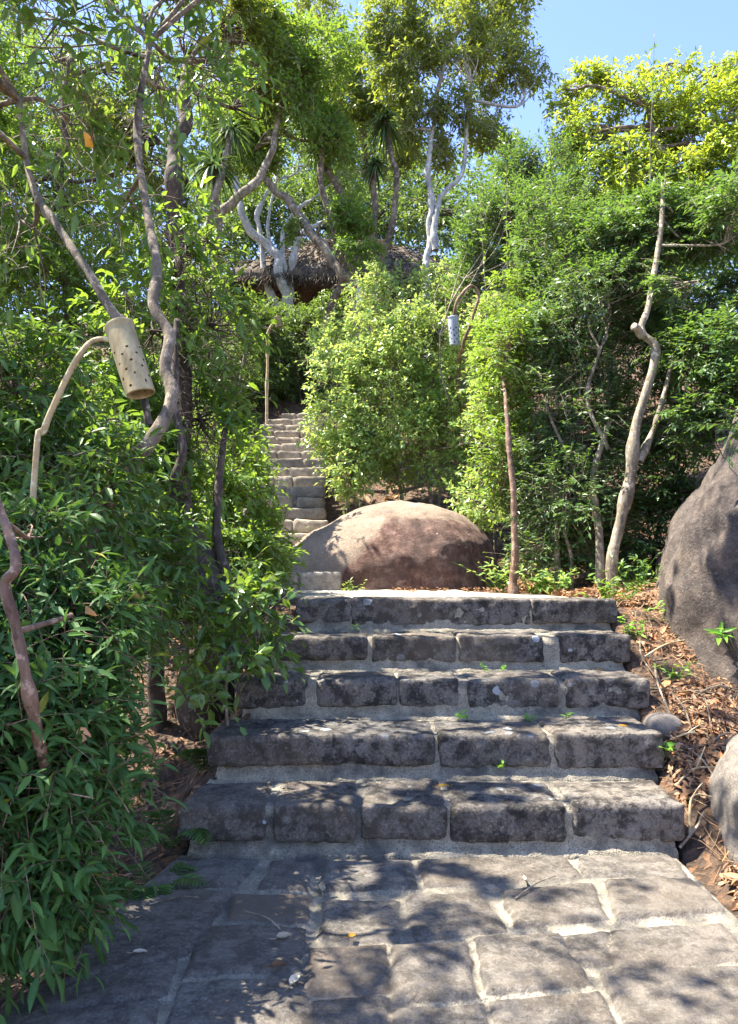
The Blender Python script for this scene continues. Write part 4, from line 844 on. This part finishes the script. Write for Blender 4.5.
L_PALE = mat_leaf('leaf_pale_dry', (.42, .33, .22), (.52, .42, .30), (.62, .54, .42), trans=(.5, .4, .25), tw=.15, rough=.7, spec=.2)
L_YLW = mat_leaf('leaf_turned_yellow', (.55, .26, .03), (.65, .34, .04), (.7, .42, .06), trans=(.8, .45, .05), tw=.35)
L_SPROUT = mat_leaf('leaf_sprout', (.10, .26, .02), (.16, .36, .03), (.24, .44, .04), trans=(.4, .65, .05), tw=.4)
for px, py, L, W, a, mt, lb in [(295, 981, .075, .026, 1.2, L_PALE, 'long pale dry leaf on the left flagstones nearest the viewer'), (322, 889, .08, .028, 1.7, L_PALE, 'pale curled leaf in the joint below the bottom step'),
        (284, 938, .055, .03, .3, L_PALE, 'small star-like pale leaf on the flagstone left of centre'), (278, 967, .05, .028, .2, L_DRY, 'small red-brown leaf on the large left flagstone'),
        (352, 937, .03, .02, .4, L_YLW, 'tiny orange leaf in the middle joint of the path'), (140, 953, .045, .018, .1, L_PALE, 'pale leaf at the foot of the lance-leaved shrub'),
        (524, 879, .06, .018, 1.5, L_PALE, 'thin pale leaf on the long flagstone below the bottom step')]:
    p = G(px, py, .014); one_leaf((p[0], p[1], surf(p[0], p[1])), L, W, a, mt, lb)
for px, py, z, lb, mt in [(622, 727, 3 * RIS, 'orange dead leaf at the back of the second step, right side', L_YLW), (443, 787, 1 * RIS, 'small orange leaf at the back of the bottom step', L_YLW), (600, 671, 4 * RIS, 'yellow leaf on the third step near its right end', L_YLW)]:
    zz = {622: 2, 443: 1, 600: 3}[px] * RIS + .004; p = G(px, py, zz); one_leaf((p[0], p[1], zz), .06, .024, .1, mt, lb)
p = U(83, 742, 2.45); one_leaf(p, .045, .034, .4, L_PALE, 'cream-coloured dry leaf caught on the lance-leaved shrub', tilt=1.2, group='dead leaves caught in the shrubs')
p = U(138, 600, 2.9); one_leaf(p, .07, .035, 1.2, L_YLW, 'yellow leaf caught in the shrub left of the ditch', tilt=1.0, group='dead leaves caught in the shrubs')
p = U(88, 147, 4.2); one_leaf(p, .10, .05, 2.2, L_YLW, 'yellow leaf hanging high in the crooked tree', tilt=1.4, group='dead leaves caught in the shrubs')
p = U(90, 617, 2.5); one_leaf(p, .06, .035, 2.4, L_DRY, 'brown dead leaf caught high in the lance-leaved shrub', tilt=1.0, group='dead leaves caught in the shrubs')

def twigs():
    g = R(202); mats = [B_TAN, B_GREY, M_CANE]
    lst = [((650, 690), (735, 700), 0), ((668, 690), (700, 760), 1), ((640, 660), (690, 640), 2), ((665, 735), (725, 800), 0), ((690, 700), (738, 690), 1), ((700, 720), (725, 770), 0), ((675, 790), (720, 770), 2), ((655, 665), (672, 720), 0),
           ((690, 840), (715, 800), 2), ((710, 745), (738, 735), 0), ((660, 745), (700, 735), 2), ((680, 860), (704, 815), 0), ((700, 690), (712, 735), 1), ((640, 640), (665, 690), 1)]
    for k, (a, b, m) in enumerate(lst):
        def on(px, py):
            for d in np.arange(2.2, 9, .02):
                p = U(px, py, d)
                if p[2] < TZ(p[0], p[1]) + .03: break
            return np.array([p[0], p[1], TZ(p[0], p[1]) + .03])
        p, q = on(*a), on(*b); mid = (p + q) / 2 + g.normal(size=3) * [.03, .03, .015] + [0, 0, .03]
        mb = MB(); P = trunk_tube(mb, [p, mid, q], .0075, .0035, n=18, sides=6, seed=k)
        if k % 2 == 0: trunk_tube(mb, [P[9], P[9] + nrm(q - p) * .1 + g.normal(size=3) * .05], .004, .002, n=6, sides=5, seed=k)
        lb = 'dry twig lying on the dead leaves right of the stone steps'
        tag(mb.build('dry_twig', mats[m]), lb, 'twig', 'dry twigs scattered on the litter right of the steps')
    for k, (a, b, lb) in enumerate([((245, 911), (283, 932), 'thin curved twig on the flagstones left of centre'), ((149, 904), (199, 897), 'thin twig lying by the ditch on the path edge'), ((515, 899), (556, 876), 'thin twig on the long flagstone below the bottom step')]):
        p, q = G(*a, .018), G(*b, .018); mb = MB(); trunk_tube(mb, [p, (p + q) / 2 + [.01, .02, .006], q], .0035, .002, n=12, sides=5, seed=k + 50); tag(mb.build('dry_twig', B_TAN), lb, 'twig', 'thin twigs on the path')
twigs()

def weed(p, r, n, L, W, mat, label, seed, group=None, cat='weed', name='weed'):
    g = R(seed); o = empty(name, p, label, cat, group); p = np.asarray(p, float); st = MB(); lf = MB(); m = max(1, n // 6)
    for k in range(m):
        e = p + g.normal(size=3) * [r * .6, r * .4, 0] + [0, 0, r * g.uniform(.6, 1.2)]; P = spline([p, (p + e) / 2 + g.normal(size=3) * r * .15, e], 8); V, F = tubes(P[None], np.linspace(.0025, .0012, 8)[None], 4); st.add(V, [F])
        q = 6; i = g.integers(3, 8, q); b = P[i]; d = nrm(g.normal(size=(q, 3)) * [1, 1, .4] + [0, 0, .35]); leaf_mesh(lf, b, d, nrm(g.normal(size=(q, 3)) * .3 + [0, -.3, 1]), L * g.uniform(.6, 1.1, q), W * g.uniform(.7, 1.1, q), g.random(q), True)
    st.build('stem', L_SPROUT, o); lf.build('foliage', mat, o, smooth=False); return o
WG = 'small green weeds sprouting in the joints of the steps'
for k, (px, py, st_, n, lb) in enumerate([(527, 716, 2, 12, 'star-shaped weed in the joint behind the second step'), (458, 716, 2, 6, 'small weed left of centre behind the second step'), (567, 720, 2, 6, 'small weed right of centre behind the second step'),
        (470, 720, 2, 6, 'low weed tuft beside the orange leaf behind the second step'), (486, 668, 3, 6, 'little green weed behind the third step'), (498, 667, 3, 6, 'tiny weed just right of the one behind the third step'), (354, 628, 4, 6, 'weed at the foot of the top step')]):
    yy = DK[st_] - .10; p = U(px, py, yy); p[2] = st_ * RIS + .0; weed(p, .045, n, .05, .018, L_SPROUT, lb, 300 + k, WG)
p = U(502, 770, DK[1] - .03); weed(p, .03, 6, .04, .02, L_SPROUT, 'single bright sprout on the face of the second step', 310, WG)
p = U(665, 762, DK[1]); p[2] = TZ(p[0] + .06, p[1]) + .02; weed(p, .07, 6, .07, .045, L_SPROUT, 'bright two-leaved sprout at the right end of the second step', 311, WG)
p = U(718, 640, 4.9); weed(p, .06, 12, .12, .035, L_SPROUT, 'bright yellow-green sprout on the huge sloping rock', 312)
LP = [(610, 592, 6.0, .22, 60, 'low bushy plant at the right corner of the top step'), (560, 578, 7.0, .25, 70, 'low green plants along the back of the landing under the thicket'), (640, 570, 6.6, .28, 60, 'low leafy plant between the leaning trunk and the rock'),
      (500, 560, 7.6, .3, 70, 'low bright plant hugging the right end of the boulder'), (535, 572, 7.2, .2, 50, 'small green plant just right of the ringed stem'), (348, 578, 7.5, .12, 24, 'small weed clump at the left foot of the boulder'),
      (330, 520, 10.2, .3, 60, 'yellowish weeds between the upper flight and the boulder top'), (318, 545, 9.6, .25, 50, 'straggly weeds at the right edge of the upper flight'), (300, 566, 8.2, .12, 24, 'small weeds on the low steps left of the boulder'),
      (665, 610, 5.6, .14, 24, 'small weed among dead leaves beside the rock'), (630, 628, 5.4, .13, 24, 'small weed in the leaf litter right of the fourth step'), (672, 660, 4.9, .12, 24, 'small green weed among twigs right of the third step')]
for k, (px, py, d, r, n, lb) in enumerate(LP):
    p = U(px, py, d); p[2] = TZ(p[0], p[1]) - .02; weed(p, r, n * 2, .075 if r > .15 else .05, .032 if r > .15 else .022, [L_MID, L_BUSH, L_DARK, L_BUSH, L_MID, L_OLIVE, L_OLIVE, L_OLIVE, L_OLIVE, L_SPROUT, L_SPROUT, L_MID][k], lb, 330 + k, cat='plant', name='low_plant')
# fern in the ditch
def fern(px, py, d, label, seed, L0=.4):
    g = R(seed); p = U(px, py, d); p[2] = TZ(p[0], p[1]); o = empty('fern', p, label, 'fern', 'ferns in the shady ditch')
    for k in range(9):
        a = g.uniform(0, 6.28); dr = np.array([math.cos(a), math.sin(a), .7]); e = p + dr * L0 * g.uniform(.7, 1); e[2] -= L0 * .35; P = spline([p, p + dr * L0 * .5, e], 16); mb = MB(); V, F = tubes(P[None], np.linspace(.003, .001, 16)[None], 3); mb.add(V, [F], rnd=.4, rib=0.)
        T = nrm(np.gradient(P, axis=0)); s = nrm(np.cross(T, [0, 0, 1.]))
        for sg in (-1, 1):
            l = L0 * .28 * np.sin(np.linspace(.25, 3.0, 16)); leaf_mesh(mb, P, nrm(s * sg + T * .45), np.tile([0, 0, 1.], (16, 1)), l, l * .3, g.random(16), True)
        mb.build('frond', L_DARK, o, smooth=False)
fern(172, 770, 3.75, 'dark fern in the ditch beside the second step', 350, .32); fern(155, 850, 3.35, 'small fern at the bottom of the ditch beside the path corner', 351, .26); fern(205, 715, 4.3, 'fern in the ditch below the broad-leaved sapling', 352, .26)
